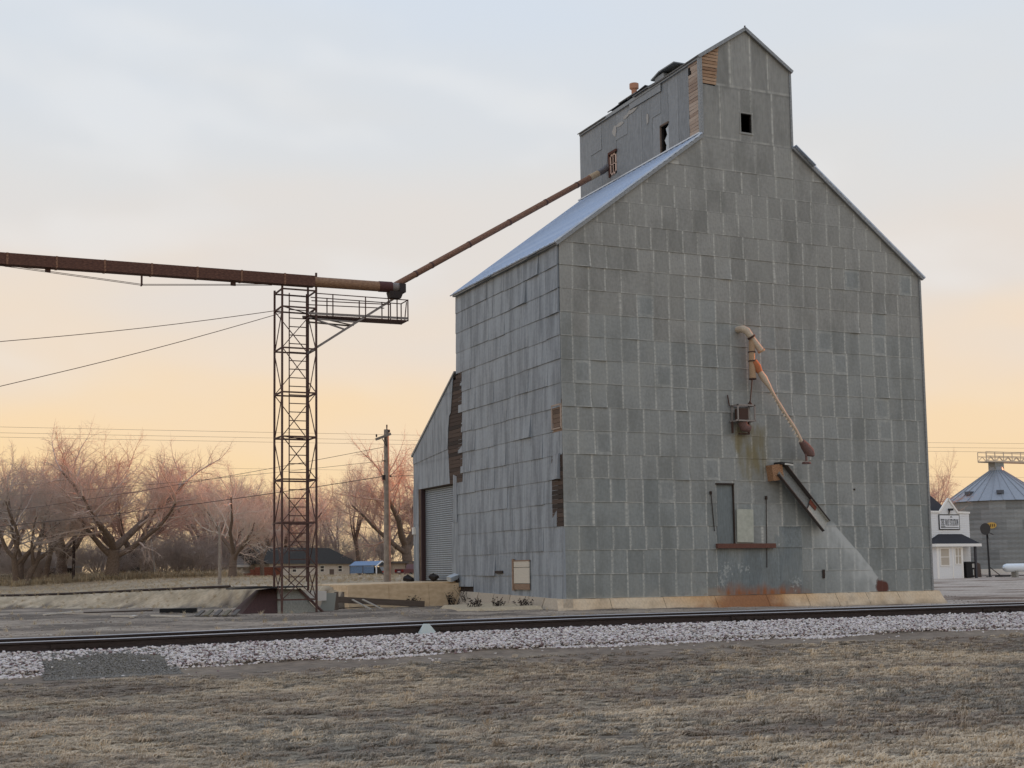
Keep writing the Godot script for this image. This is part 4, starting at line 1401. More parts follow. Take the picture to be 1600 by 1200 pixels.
	g.bar(p0.lerp(p1, 0.62) - acr * 0.3 + out * 0.03, p0.lerp(p1, 0.62) + acr * 0.3 + out * 0.03, 0.04, 0.05, out)
	obj("side_rail", g, edge_m, c)
	g = G.new()
	g.bar(p0.lerp(p1, 0.60) - acr * 0.18 + out * 0.06, p0.lerp(p1, 0.74) - acr * 0.22 + out * 0.06, 0.26, 0.02, out)
	obj("rust_plate", g, mottled(srgb(96, 50, 38), srgb(134, 76, 56), 0.06, Vector3(3, 3, 3), 0.9, 0, 0, 78), c)
	g = G.new()
	g.box(Vector3(9.72, 5.02, 0.22), Vector3(0.52, 0.66, 0.44), Basis(Vector3.BACK, 0.12))
	obj("chute_head", g, tan_m_for_head(), c)
	g = G.new()
	g.box(Vector3(10.12, 5.38, 0.3), Vector3(0.62, 0.10, 0.5), Basis(Vector3.BACK, -0.06))
	obj("head_cover", g, plain(srgb(40, 38, 38), 0.7), c)
	g = G.new()
	g.box(Vector3(10.2, 5.345, 0.56), Vector3(0.42, 0.07, 0.03), Basis(Vector3.BACK, -0.1))
	obj("head_lip", g, plain(srgb(198, 198, 192), 0.6), c)

func tan_m_for_head() -> Material:
	return mottled(srgb(120, 82, 60), srgb(190, 156, 120), 0.05, Vector3(1.6, 1.6, 1.6), 0.9, 0, 0, 79)

# ---------------------------------------------------------------- the conveyor tower
func tower() -> void:
	var steel := mottled(srgb(72, 53, 50), srgb(116, 88, 80), 0.05, Vector3(2, 2, 2), 0.8, 0.3, 0, 81)
	var rusty := mottled(srgb(96, 66, 54), srgb(170, 132, 106), 0.05, Vector3(1.2, 1.2, 1.2), 0.85, 0.15, 0, 82)
	var grey := mottled(srgb(112, 104, 100), srgb(158, 152, 148), 0.05, Vector3(1.5, 1.5, 1.5), 0.7, 0.3, 0, 83)
	var x0 := -9.51
	var x1 := -8.10
	var zn := -6.0
	var zf := -7.22
	var t := thing("conveyor_tower", "slender rusty lattice tower with a ladder carrying the conveyor", "lattice tower")
	var foot := ground_y(-8.8, -6.6) - 0.15
	var tops := {}
	for c in [[x0, zn], [x1, zn], [x0, zf], [x1, zf]]:
		var g := G.new()
		g.bar(Vector3(c[0], foot, c[1]), Vector3(c[0], 12.75 if c[0] == x0 else 13.35, c[1]), 0.075, 0.075)
		obj("leg", g, steel, t)
	var ys := [0.1, 1.41, 3.17, 4.89, 6.61, 8.40, 10.20, 11.88, 12.60]
	for k in ys.size():
		var y: float = ys[k]
		for e in [[x0, zn, x1, zn], [x0, zf, x1, zf], [x0, zn, x0, zf], [x1, zn, x1, zf]]:
			var g := G.new()
			g.bar(Vector3(e[0], y, e[1]), Vector3(e[2], y, e[3]), 0.05, 0.06)
			obj("cross_bar", g, steel, t)
		if k in [1, 4, 7]:
			var d := G.new()
			d.bar(Vector3(x0, y, zn), Vector3(x1, y, zf), 0.035, 0.035)
			obj("plan_brace", d, steel, t)
		if k < 7:
			var y2: float = ys[k + 1]
			for e in [[x0, zn, x1, zn], [x0, zf, x1, zf], [x0, zn, x0, zf], [x1, zn, x1, zf]]:
				for s in ([(k + 1) % 2] if e[1] == zf and e[3] == zf or e[0] == x0 and e[2] == x0 else [k % 2]) if k > 0 else [0, 1]:
					var g := G.new()
					var off := Vector3(0, 0, 0.02 * (s * 2 - 1)) if e[1] == e[3] else Vector3(0.02 * (s * 2 - 1), 0, 0)
					g.bar(Vector3(e[0], y if s == 0 else y2, e[1]) + off, Vector3(e[2], y2 if s == 0 else y, e[3]) + off, 0.032, 0.032)
					obj("brace", g, steel, t)
	# ladder inside the far face
	for xx in [-9.02, -8.30]:
		var g := G.new()
		g.bar(Vector3(xx, 0.8, -6.75), Vector3(xx, 12.6, -6.75), 0.04, 0.04)
		obj("ladder_rail", g, steel, t)
	var rung := G.new()
	rung.bar(Vector3(-9.02, 0, -6.75), Vector3(-8.30, 0, -6.75), 0.035, 0.035)
	var rm := rung.mesh()
	var y := 1.0
	while y < 12.5:
		inst("rung", rm, steel, t).position = Vector3(0, y, 0)
		y += 0.352
	# walkway out to the right with its railing and the raking brace below
	var g := G.new()
	g.hexa([Vector3(-8.45, 11.56, -6.0), Vector3(-4.15, 11.60, -6.0), Vector3(-4.15, 11.60, -6.8), Vector3(-8.45, 11.56, -6.8), Vector3(-8.45, 11.60, -6.0), Vector3(-4.15, 11.65, -6.0), Vector3(-4.15, 11.65, -6.8), Vector3(-8.45, 11.60, -6.8)])
	obj("walkway_deck", g, steel, t)
	g = G.new()
	for zz in [-5.98, -6.82]:
		g.bar(Vector3(-8.45, 11.66, zz), Vector3(-4.12, 11.72, zz), 0.04, 0.09)
	obj("toe_board", g, grey, t)
	for xx in [-7.4, -6.0, -5.0, -4.62, -4.14]:
		for zz in [-5.98, -6.82]:
			g = G.new()
			g.bar(Vector3(xx, 11.6, zz), Vector3(xx, 12.52, zz), 0.04, 0.04)
			obj("railing_post", g, steel, t)
	for e in [[12.50, -8.1, 12.50, -4.14], [12.18, -8.3, 12.26, -4.9]]:
		for zz in [-5.98, -6.82]:
			g = G.new()
			g.bar(Vector3(e[1], e[0], zz), Vector3(e[3], e[2], zz), 0.035, 0.035)
			obj("railing", g, steel, t)
	g = G.new()
	g.bar(Vector3(-4.14, 12.5, -5.98), Vector3(-4.14, 12.5, -6.82), 0.035, 0.035)
	g.bar(Vector3(-4.14, 11.65, -6.4), Vector3(-4.05, 12.5, -6.4), 0.035, 0.035)
	obj("railing", g, steel, t)
	for zz in [-6.02, -6.78]:
		g = G.new()
		g.bar(Vector3(-8.3, 10.12, zz), Vector3(-4.42, 12.74, zz), 0.08, 0.08)
		obj("raking_brace", g, grey, t)
		g = G.new()
		g.bar(Vector3(-8.3, 11.45, zz), Vector3(-6.35, 11.40 if zz < -6.5 else 11.43, zz), 0.06, 0.06)
		obj("raking_strut", g, grey, t)
	g = G.new()
	g.bar(Vector3(-8.4, 11.5, -6.02), Vector3(-6.85, 11.08, -6.02), 0.06, 0.06)
	g.bar(Vector3(-7.35, 11.52, -6.5), Vector3(-6.5, 11.28, -6.02), 0.05, 0.05)
	obj("raking_strut", g, grey, t)

	# the conveyor tube itself
	var c := thing("grain_conveyor", "long rust-brown enclosed conveyor running left from the lattice tower", "conveyor")
	g = G.new()
	g.hexa([Vector3(-34.0, 12.62, -5.78), Vector3(-8.2, 12.76, -5.78), Vector3(-8.2, 12.76, -6.22), Vector3(-34.0, 12.62, -6.22), Vector3(-34.0, 13.06, -5.78), Vector3(-8.2, 13.18, -5.78), Vector3(-8.2, 13.18, -6.22), Vector3(-34.0, 13.06, -6.22)])
	var belly := mottled(srgb(78, 52, 45), srgb(122, 88, 74), 0.05, Vector3(0.6, 2.0, 2.0), 0.9, 0.1, 0, 84)
	obj("casing", g, belly, c)
	g = G.new()
	g.span(Vector3(-34.0, 13.05, -5.70), Vector3(-9.0, 13.085, -6.3) )
	var jx := -32.2
	while jx < -8.6:
		var q := G.new()
		var yy := lerpf(12.62, 12.76, (jx + 34.0) / 25.8)
		q.span(Vector3(jx - 0.04, yy - 0.012, -6.24), Vector3(jx + 0.04, yy + 0.435, -5.76))
		obj("flange", q, rusty, c)
		jx += 1.75
	g = G.new()
	g.tube([Vector3(-8.2, 12.97, -6.0), Vector3(-5.4, 12.99, -6.0)], [0.21, 0.21], 16)
	obj("tube", g, mottled(srgb(112, 80, 62), srgb(178, 146, 116), 0.04, Vector3(0.7, 2.5, 2.5), 0.8, 0.15, 0, 85), c)
	g = G.new()
	g.tube([Vector3(-5.42, 12.99, -6.0), Vector3(-4.85, 13.0, -6.0)], [0.225, 0.225], 16)
	obj("tail_sleeve", g, plain(srgb(84, 50, 48), 0.8), c)
	g = G.new()
	g.tube([Vector3(-4.86, 13.0, -6.0), Vector3(-4.55, 13.0, -6.0)], [0.2, 0.2], 16)
	obj("tail_drum", g, grey, c)
	g = G.new()
	g.span(Vector3(-4.56, 12.78, -6.25), Vector3(-4.3, 13.14, -5.75))
	g.hexa([Vector3(-4.95, 12.52, -5.8), Vector3(-4.5, 12.52, -5.8), Vector3(-4.5, 12.52, -6.2), Vector3(-4.95, 12.52, -6.2), Vector3(-5.0, 12.8, -5.75), Vector3(-4.4, 12.8, -5.75), Vector3(-4.4, 12.8, -6.25), Vector3(-5.0, 12.8, -6.25)])
	obj("tail_box", g, plain(srgb(52, 44, 44), 0.8), c)
	# the truss rods slung below, over a queen post
	g = G.new()
	for zz in [-5.9, -6.1]:
		g.bar(Vector3(-15.05, 12.30, zz), Vector3(-15.05, 12.72, zz), 0.04, 0.04)
	g.bar(Vector3(-15.05, 12.32, -5.85), Vector3(-15.05, 12.32, -6.15), 0.05, 0.05)
	obj("queen_post", g, steel, c)
	for xx in [-18.5, -11.5]:
		g = G.new()
		g.bar(Vector3(xx, 12.56, -6.0), Vector3(xx, 12.72, -6.0), 0.06, 0.2)
		obj("rod_hanger", g, steel, c)
	for zz in [-5.9, -6.1]:
		g = G.new()
		g.pipe(Vector3(-20.4, 12.70, zz), Vector3(-15.05, 12.33, zz), 0.012, 5)
		g.pipe(Vector3(-15.05, 12.33, zz), Vector3(-9.9, 12.72, zz), 0.012, 5)
		obj("truss_rod", g, steel, c)

	# the long spout from the cupola down to the conveyor
	var s := thing("down_spout", "thin rusty spout pipe from the cupola down to the conveyor tail", "grain spout")
	var a := Vector3(-4.72, 13.08, -6.05)
	var b := Vector3(6.40, 19.82, -8.05)
	g = G.new()
	g.tube([a, a.lerp(b, 0.93)], [0.135, 0.135], 12)
	obj("pipe", g, rusty, s)
	g = G.new()
	g.tube([a.lerp(b, 0.93), a.lerp(b, 0.985)], [0.15, 0.15], 12)
	obj("pipe_end", g, mottled(srgb(160, 138, 112), srgb(200, 180, 150), 0.05, Vector3(1.5, 1.5, 1.5), 0.8, 0.1, 0, 86), s)
	for f in [0.09, 0.16, 0.33, 0.52, 0.70, 0.86]:
		g = G.new()
		g.tube([a.lerp(b, f), a.lerp(b, f + 0.006)], [0.148, 0.148], 12)
		obj("pipe_collar", g, steel, s)
	g = G.new()
	g.tube([a.lerp(b, 0.975), b, b + Vector3(0.28, 0.22, -0.02), b + Vector3(0.5, 0.22, 0)], [0.15, 0.16, 0.15, 0.15], 12)
	g.pipe(b + Vector3(0.2, 0.1, 0.0), b + Vector3(0.28, 0.75, 0.0), 0.03, 6)
	obj("knuckle", g, plain(srgb(120, 118, 120), 0.4, 0.5), s)

	# hopper hood over the receiving pit at the tower's foot
	var gy := -0.55
	var h := thing("receiving_pit_hood", "sloping steel hood of the receiving pit, rust-red on its left flank", "pit hood")
	var A := Vector3(-11.25, gy, -6.6)
	g = G.new()
	g.hexa([Vector3(-11.15, gy, -6.3), Vector3(-9.35, gy, -6.3), Vector3(-9.35, gy, -8.4), Vector3(-11.15, gy, -8.4), Vector3(-10.0, 0.5, -7.2), Vector3(-9.4, 0.55, -7.2), Vector3(-9.4, 0.55, -8.2), Vector3(-10.0, 0.5, -8.2)])
	obj("left_flank", g, mottled(srgb(54, 38, 38), srgb(84, 58, 54), 0.05, Vector3(1.2, 1.2, 1.2), 0.9, 0, 0, 87), h)
	g = G.new()
	g.hexa([Vector3(-9.6, gy, -6.15), Vector3(-7.85, gy, -6.15), Vector3(-7.85, gy, -8.2), Vector3(-9.6, gy, -8.2), Vector3(-9.42, 0.53, -7.05), Vector3(-8.55, 0.50, -7.05), Vector3(-8.55, 0.50, -8.2), Vector3(-9.42, 0.53, -8.2)])
	obj("front_slope", g, mottled(srgb(116, 116, 108), srgb(158, 156, 146), 0.05, Vector3(1.2, 1.2, 1.2), 0.9, 0, 0, 88), h)
	g = G.new()
	g.bar(Vector3(-11.3, 0.56, -7.3), Vector3(-8.3, 0.60, -7.3), 1.3, 0.05)
	g.bar(Vector3(-11.25, 0.63, -7.0), Vector3(-9.7, 0.62, -7.1), 0.5, 0.04)
	obj("lid", g, plain(srgb(34, 32, 34), 0.7), h)
	g = G.new()
	g.bar(Vector3(-8.55, 0.5, -6.95), Vector3(-7.7, gy, -6.0), 0.10, 0.08)
	obj("edge_angle", g, steel, h)
	g = G.new()
	g.prism(PackedVector2Array([Vector2(-8.42, 0.46), Vector2(-7.4, 0.40), Vector2(-7.4, 0.02), Vector2(-8.0, 0.0)]), Vector3(0, 0, -7.0), Vector3.RIGHT, Vector3.UP, 0, 0.03)
	obj("white_side_plate", g, plain(srgb(206, 204, 200), 0.7), h)
	g = G.new()
	g.prism(PackedVector2Array([Vector2(-7.42, 0.33), Vector2(-6.95, 0.32), Vector2(-7.05, -0.42), Vector2(-7.7, -0.44)]), Vector3(0, 0, -7.1), Vector3.RIGHT, Vector3.UP, 0, 0.03)
	obj("grey_side_plate", g, plain(srgb(142, 146, 142), 0.8), h)
	for q in [[[-9.5, 11.73, -6.0], [-20.14, 10.05, -7.5], [-40.0, 6.2, -9.6], "upper thin guy cable running left from the tower"], [[-9.52, 11.60, -6.0], [-20.1, 8.15, -6.0], [-38.0, 0.8, -6.0], "lower thin guy cable slanting down left from the tower"]]:
		g = G.new()
		var p := []
		var r := []
		var e0 := Vector3(q[0][0], q[0][1], q[0][2])
		var e1 := Vector3(q[1][0], q[1][1], q[1][2])
		var e2 := Vector3(q[2][0], q[2][1], q[2][2])
		for k in 9:
			p.append(e0.lerp(e1, k / 8.0) - Vector3(0, 0.10 * sin(PI * k / 8.0), 0)); r.append(0.014)
		p.append(e2); r.append(0.014)
		g.tube(p, r, 5)
		tag(obj("guy_cable", g, steel), q[3], "cable")

# ---------------------------------------------------------------- ramp and litter between track and bank
func yard() -> void:
	var conc := mottled(srgb(200, 174, 140), srgb(226, 202, 168), 0.03, Vector3(0.4, 0.8, 0.4), 0.95, 0, 0.6, 91)
	var t := thing("ramp_wall", "tan concrete retaining wall of the ramp to the roller door", "retaining wall")
	var cuts := [-5.3, -3.4, -1.5, 0.25]
	for k in 3:
		var g := G.new()
		var a: float = cuts[k] + 0.006
		var b: float = cuts[k + 1] - 0.006
		var ta := 0.57 + 0.015 * k
		g.hexa([Vector3(a, -0.8, -10.62), Vector3(b, -0.8, -10.62), Vector3(b, -0.8, -11.3), Vector3(a, -0.8, -11.3), Vector3(a, ta, -10.80), Vector3(b, ta + 0.015, -10.80), Vector3(b, ta + 0.015, -11.3), Vector3(a, ta, -11.3)])
		obj("wall_section", g, conc, t)
	var gr := G.new()
	gr.hexa([Vector3(-5.3, 0.3, -11.0), Vector3(0.3, 0.3, -11.0), Vector3(0.3, 0.3, -17.2), Vector3(-5.3, 0.3, -17.2), Vector3(-5.3, 0.60, -11.0), Vector3(0.3, 0.68, -11.0), Vector3(0.3, 0.70, -17.2), Vector3(-5.3, 0.62, -17.2)])
	obj("ramp_slab", gr, conc, self, "structure")
	# dark lumps on the ramp by the door
	for q in [[-0.55, 0.80, -16.0, 0.34, "black tyre-like lump at the left of the roller door"], [-0.35, 0.84, -13.2, 0.28, "dark lump lying before the roller door"], [-0.05, 0.76, -10.85, 0.30, "black crumpled scrap on the corner of the ramp"]]:
		var g := G.new()
		for k in 4:
			var o := Vector3(rng.randf_range(-0.18, 0.18), rng.randf_range(-0.04, 0.06), rng.randf_range(-0.35, 0.35))
			g.box(Vector3(q[0], q[1], q[2]) + o, Vector3(0.26, 0.2, 0.5) * q[3] * 2.4, Basis.from_euler(Vector3(rng.randf(), rng.randf(), rng.randf())))
		tag(obj("scrap_lump", g, plain(srgb(44, 40, 40), 0.9)), q[4], "scrap")
	var wl := G.new()
	wl.box(Vector3(-0.28, 0.86, -10.86), Vector3(0.5, 0.2, 0.3), Basis.from_euler(Vector3(0.2, 0.4, 0.3)))
	tag(obj("crumpled_sheet", wl, plain(srgb(196, 204, 210), 0.5, 0.3)), "bent pale sheet caught at the corner of the ramp and the elevator", "scrap sheet")
	# broken slab at the elevator's near corner
	var sl := G.new()
	sl.hexa([Vector3(-3.6, -0.6, -2.6), Vector3(-0.5, -0.6, -0.6), Vector3(-0.4, -0.6, -5.5), Vector3(-2.6, -0.6, -7.2), Vector3(-3.1, -0.36, -3.0), Vector3(-0.5, -0.26, -1.2), Vector3(-0.45, -0.20, -5.4), Vector3(-2.4, -0.28, -6.6)])
	tag(obj("broken_slab", sl, mottled(srgb(168, 152, 126), srgb(208, 192, 164), 0.05, Vector3(0.9, 0.9, 0.9), 0.95, 0, 1.0, 92)), "low broken concrete apron at the elevator's left corner", "concrete slab")
	# fallen beam with slats
	var bm := thing("fallen_beam", "grey fallen timber beam with loose slats below the ramp wall", "timber beam")
	var wm := wood(srgb(76, 66, 60), srgb(124, 112, 102), 93)
	var g2 := G.new()
	g2.bar(Vector3(-6.55, 0.02, -8.6), Vector3(-2.2, -0.28, -9.6), 0.2, 0.26)
	obj("beam", g2, wm, bm)
	g2 = G.new()
	g2.bar(Vector3(-6.5, -0.45, -8.55), Vector3(-6.5, 0.34, -8.55), 0.14, 0.14)
	obj("post_stub", g2, wm, bm)
	for q in [[-5.8, -5.2], [-5.35, -4.7]]:
		g2 = G.new()
		g2.bar(Vector3(q[0], 0.0, -8.55), Vector3(q[1], -0.42, -7.8), 0.12, 0.04)
		obj("slat", g2, plain(srgb(176, 168, 156), 0.9), bm)
	# planks and scraps on the dirt
	var scraps := [
		[Vector3(-17.9, 0, -11.5), Vector3(-16.0, 0, -15.2), 0.12, 0.05, srgb(214, 206, 192), "long white plank lying on the dirt far left of the tower"],
		[Vector3(-17.1, 0, -12.2), Vector3(-15.9, 0, -10.0), 0.09, 0.04, srgb(188, 178, 164), "grey-white plank lying just right of the long white plank"],
		[Vector3(-15.9, 0, -6.6), Vector3(-15.35, 0, -5.6), 0.14, 0.05, srgb(206, 198, 184), "short white board end on the dirt between planks"],
		[Vector3(-15.6, 0, -3.9), Vector3(-15.2, 0, -5.6), 0.16, 0.06, srgb(196, 188, 176), "small pale scrap of board beside the short white board"],
		[Vector3(-14.65, 0, -5.4), Vector3(-13.75, 0, -3.9), 0.1, 0.05, srgb(214, 206, 192), "white lath lying below the black trunk of timber"],
		[Vector3(-13.4, 0, -10.8), Vector3(-12.0, 0, -10.3), 0.4, 0.16, srgb(24, 24, 26), "black squared baulk lying on the dirt left of the pit hood"],
		[Vector3(-16.2, 0.55, -13.0), Vector3(-13.4, 0.62, -12.6), 0.06, 0.05, srgb(70, 60, 54), "thin dark pole lying across the tan bank"],
		[Vector3(-7.0, 0.40, -9.2), Vector3(-3.9, 0.46, -10.55), 0.035, 0.035, srgb(74, 64, 58), "thin dark rod lying right of the pit hood"]]
	for q in scraps:
		var g := G.new()
		var a: Vector3 = q[0]
		var b: Vector3 = q[1]
		a.y = ground_y(a.x, a.z) + q[3] * 0.5 + 0.02
		b.y = ground_y(b.x, b.z) + q[3] * 0.5 + 0.03
		g.bar(a, b, q[2], q[3])
		tag(obj("plank", g, plain(q[4], 0.9)), q[5], "plank")
	for k in 5:
		var g := G.new()
		var x := -13.1 + k * 0.34
		var a := Vector3(x - 0.2, ground_y(x, -4.5) + 0.05, -3.8)
		g.bar(a, a + Vector3(0.55, 0.16, -1.5), 0.16, 0.05)
		tag(obj("pallet_slat", g, plain(srgb(98 + 14 * (k % 2), 92 + 12 * (k % 2), 86), 0.95)), "grey slat of a collapsed pallet in front of the pit hood", "slat", "slats of a collapsed pallet")
	# edge of the road on top of the bank: long low kerb of dark scrap pipe
	var kb := G.new()
	var pts := []
	var rr := []
	for k in 20:
		var x := lerpf(-26.0, -8.5, k / 19.0)
		var z := bank_line(x) - lerpf(3.4, 1.4, smooth(-18.5, -6.0, x)) - 0.2
		pts.append(Vector3(x, ground_y(x, z) + 0.05, z)); rr.append(0.07)
	kb.tube(pts, rr, 6)
	tag(obj("edge_pipe", kb, plain(srgb(60, 50, 46), 0.9)), "long dark pipe lying along the top of the tan bank", "pipe")
	# the grey lane beyond it
	var road := G.new()
	road.col = Color(1, 1, 1)
	for k in 60:
		var xa := lerpf(-30.0, -6.0, k / 60.0)
		var xb := lerpf(-30.0, -6.0, (k + 1) / 60.0)
		var p := []
		for e in [[xa, 0.0], [xb, 0.0], [xb, 1.0], [xa, 1.0]]:
			var z: float = bank_line(e[0]) - lerpf(3.4, 1.4, smooth(-18.5, -6.0, e[0])) - 0.7 - 2.6 * e[1]
			p.append(Vector3(e[0], ground_y(e[0], z) + 0.03, z))
		road.quad(p[0], p[1], p[2], p[3])
	obj("lane", road, mottled(srgb(176, 160, 140), srgb(206, 190, 168), 0.05, Vector3(0.4, 0.4, 0.4), 0.95, 0, 0, 94), self, "structure")
	# dead weeds: dark stems by the ramp and footing
	var wd := plain(srgb(48, 40, 38), 0.95)
	for q in [[-0.55, -10.3, 0.75, "dark dead weed clump at the right end of the ramp wall"], [-2.35, -10.4, 0.5, "small dark weed at the foot of the ramp wall"], [-2.1, -3.9, 0.5, "dead weed left of the three by the broken apron"], [-1.4, -3.2, 0.55, "dead weed in the middle of the broken apron"], [-0.7, -2.2, 0.5, "dead weed nearest the elevator's corner"], [0.0, -9.6, 1.1, "tall black weed where the tin curls off the elevator"]]:
		var g := G.new()
		var o := Vector3(q[0], ground_y(q[0], q[1]), q[1])
		for k in 26:
			var d := Vector3(rng.randf_range(-0.7, 0.7), 1.0, rng.randf_range(-0.7, 0.7)).normalized()
			var h: float = q[2] * rng.randf_range(0.5, 1.1)
			var s := o + Vector3(rng.randf_range(-0.2, 0.2), 0, rng.randf_range(-0.2, 0.2))
			g.tube([s, s + d * h * 0.5, s + d * h + Vector3(0, -0.08, 0)], [0.012, 0.01, 0.004], 3, false)
			for m in 3:
				var w := s + d * h * rng.randf_range(0.4, 1.0)
				g.tri(w, w + Vector3(rng.randf_range(-0.1, 0.1), rng.randf_range(-0.06, 0.08), rng.randf_range(-0.1, 0.1)), w + Vector3(0.03, 0.05, 0.02))
		tag(obj("dead_weed", g, wd), q[3], "weed")

# ---------------------------------------------------------------- poles and wires
func pole(at: Vector3, top: float, r: float, label: String) -> Node3D:
	var t := thing("utility_pole", label, "utility pole", at)
	var g := G.new()
	g.tube([Vector3(0, -0.3, 0), Vector3(0.02, top * 0.5, 0), Vector3(0, top, 0)], [r * 1.2, r, r * 0.8], 12)
	obj("shaft", g, M.pole, t)
	return t

func wire(a: Vector3, b: Vector3, sag: float, label: String, r := 0.016) -> void:
	var p := []
	var rr := []
	for k in 17:
		var f := k / 16.0
		p.append(a.lerp(b, f) - Vector3(0, sag * 4.0 * f * (1.0 - f), 0))
		rr.append(r)
	var g := G.new()
	g.tube(p, rr, 4, false)
	tag(obj("power_line", g, M.wire), label, "power line")

func poles() -> void:
	M.pole = wood(srgb(122, 112, 104), srgb(176, 166, 154), 101)
	M.wire = plain(srgb(96, 86, 80), 0.8)
	var iron := plain(srgb(60, 54, 54), 0.7, 0.2)
	var at := Vector3(-0.43, 0.7, -19.57)
	var t := pole(at, 7.85, 0.16, "weathered utility pole with a short crossarm left of the elevator")
	var g := G.new()
	g.bar(Vector3(-0.62, 7.30, 0.12), Vector3(0.2, 7.62, 0.12), 0.10, 0.13)
	obj("crossarm", g, M.pole, t)
	g = G.new()
	g.bar(Vector3(-0.28, 7.38, 0.14), Vector3(-0.05, 6.95, 0.14), 0.03, 0.03)
	g.bar(Vector3(-0.14, 7.45, 0.14), Vector3(-0.02, 7.0, 0.14), 0.03, 0.03)
	obj("arm_brace", g, iron, t)
	for q in [[-0.58, 7.42], [0.12, 7.68]]:
		g = G.new()
		g.tube([Vector3(q[0], q[1], 0.12), Vector3(q[0], q[1] + 0.1, 0.12), Vector3(q[0], q[1] + 0.16, 0.12)], [0.03, 0.05, 0.02], 8)
		obj("insulator", g, iron, t)
	g = G.new()
	g.tube([Vector3(0.03, 7.84, 0), Vector3(0.03, 8.1, 0)], [0.03, 0.04], 8)
	obj("top_pin", g, iron, t)
	g = G.new()
	g.box(Vector3(-0.18, 5.35, 0.06), Vector3(0.12, 0.26, 0.1)); g.box(Vector3(0.2, 5.42, 0.0), Vector3(0.1, 0.08, 0.1)); g.box(Vector3(-0.17, 6.2, 0.1), Vector3(0.14, 0.05, 0.05))
	obj("cable_clamp", g, iron, t)
	pole(Vector3(-7.52, 0.65, -26.73), 3.2, 0.085, "short bare light-brown post standing beyond the bank left of the tower")
	var s := pole(Vector3(-12.74, 1.2, -47.82), 2.4, 0.10, "short dark post under the big tree on the left")
	(s.get_child(0) as MeshInstance3D).material_override = plain(srgb(58, 46, 42), 0.9)
	var lean := G.new()
	lean.tube([Vector3(-7.15, 1.0, -49.1), Vector3(-7.45, 3.7, -49.1)], [0.07, 0.05], 8)
	tag(obj("leaning_pole", lean, plain(srgb(184, 180, 176), 0.7)), "thin pale pole leaning in the dark brush", "pole")
	# wires
	var p0 := at + Vector3(-0.17, 6.92, 0.1)
	wire(p0, Vector3(-34.0, 3.2, -45.0), 0.5, "wire slanting down left from just under the pole's crossarm", 0.012)
	wire(at + Vector3(-0.2, 6.2, 0.1), Vector3(-30.0, 7.5, -80.0), 0.4, "wire running off left from the middle of the pole", 0.010)
	wire(at + Vector3(-0.2, 5.4, 0.06), Vector3(-27.0, 3.3, -35.5), 0.35, "dark service wire sagging left from the pole's clamp", 0.018)
	wire(at + Vector3(0.2, 5.42, 0.0), Vector3(6.5, 6.6, -16.6), 0.1, "short wire from the pole to the drive shed", 0.012)
	var ys := [[17.9, 17.55, "top"], [17.25, 17.0, "second"], [16.8, 16.5, "third"]]
	for q in ys:
		wire(Vector3(-70.0, q[0] + 0.4, -118.0), Vector3(150.0, q[1] - 1.6, -68.0), 0.6, "%s of the three far power lines crossing the sky" % q[2], 0.014)
	wire(Vector3(-70.0, 14.3, -118.0), Vector3(150.0, 11.6, -68.0), 0.5, "lowest far power line crossing just over the trees", 0.011)

# ---------------------------------------------------------------- buildings beyond the street
func siding_wall(parent: Node, lo: Vector3, hi: Vector3, step: float, mat: Material, axis_x := true) -> void:
	var y := lo.y
	while y < hi.y - 0.01:
		var g := G.new()
		var e := minf(y + step, hi.y)
		if axis_x: g.hexa([Vector3(lo.x, y, hi.z + 0.02), Vector3(hi.x, y, hi.z + 0.02), Vector3(hi.x, y, lo.z), Vector3(lo.x, y, lo.z), Vector3(lo.x, e - 0.004, hi.z), Vector3(hi.x, e - 0.004, hi.z), Vector3(hi.x, e - 0.004, lo.z), Vector3(lo.x, e - 0.004, lo.z)])
		obj("clapboard", g, mat, parent)
		y = e

func house_window(parent: Node, at: Vector3, w: float, h: float, frame: Material, pane: Material, cols := 1) -> void:
	var n := G.new()
	n.span(at + Vector3(-w / 2 - 0.08, -h / 2 - 0.08, 0), at + Vector3(-w / 2, h / 2 + 0.08, 0.06))
	n.span(at + Vector3(w / 2, -h / 2 - 0.08, 0), at + Vector3(w / 2 + 0.08, h / 2 + 0.08, 0.06))
	n.span(at + Vector3(-w / 2, h / 2, 0), at + Vector3(w / 2, h / 2 + 0.08, 0.06))
	n.span(at + Vector3(-w / 2, -h / 2 - 0.08, 0), at + Vector3(w / 2, -h / 2, 0.06))
	n.span(at + Vector3(-w / 2, -0.03, 0), at + Vector3(w / 2, 0.03, 0.05))
	for k in cols - 1:
		var x := -w / 2 + w * (k + 1) / cols
		n.span(at + Vector3(x - 0.035, -h / 2, 0), at + Vector3(x + 0.035, h / 2, 0.05))
	var f := obj("window", n, frame, parent)
	var p := G.new()
	p.span(at + Vector3(-w / 2, -h / 2, 0.005), at + Vector3(w / 2, h / 2, 0.02))
	obj("pane", p, pane, f)

func text_mesh(s: String, size: float, depth := 0.01) -> TextMesh:
	var tm := TextMesh.new()
	tm.text = s
	var ft := SystemFont.new()
	ft.font_names = PackedStringArray(["Droid Serif"])
	ft.font_weight = 700
	tm.font = ft
	tm.font_size = 64
	tm.pixel_size = size / 64.0
	tm.depth = depth
	return tm

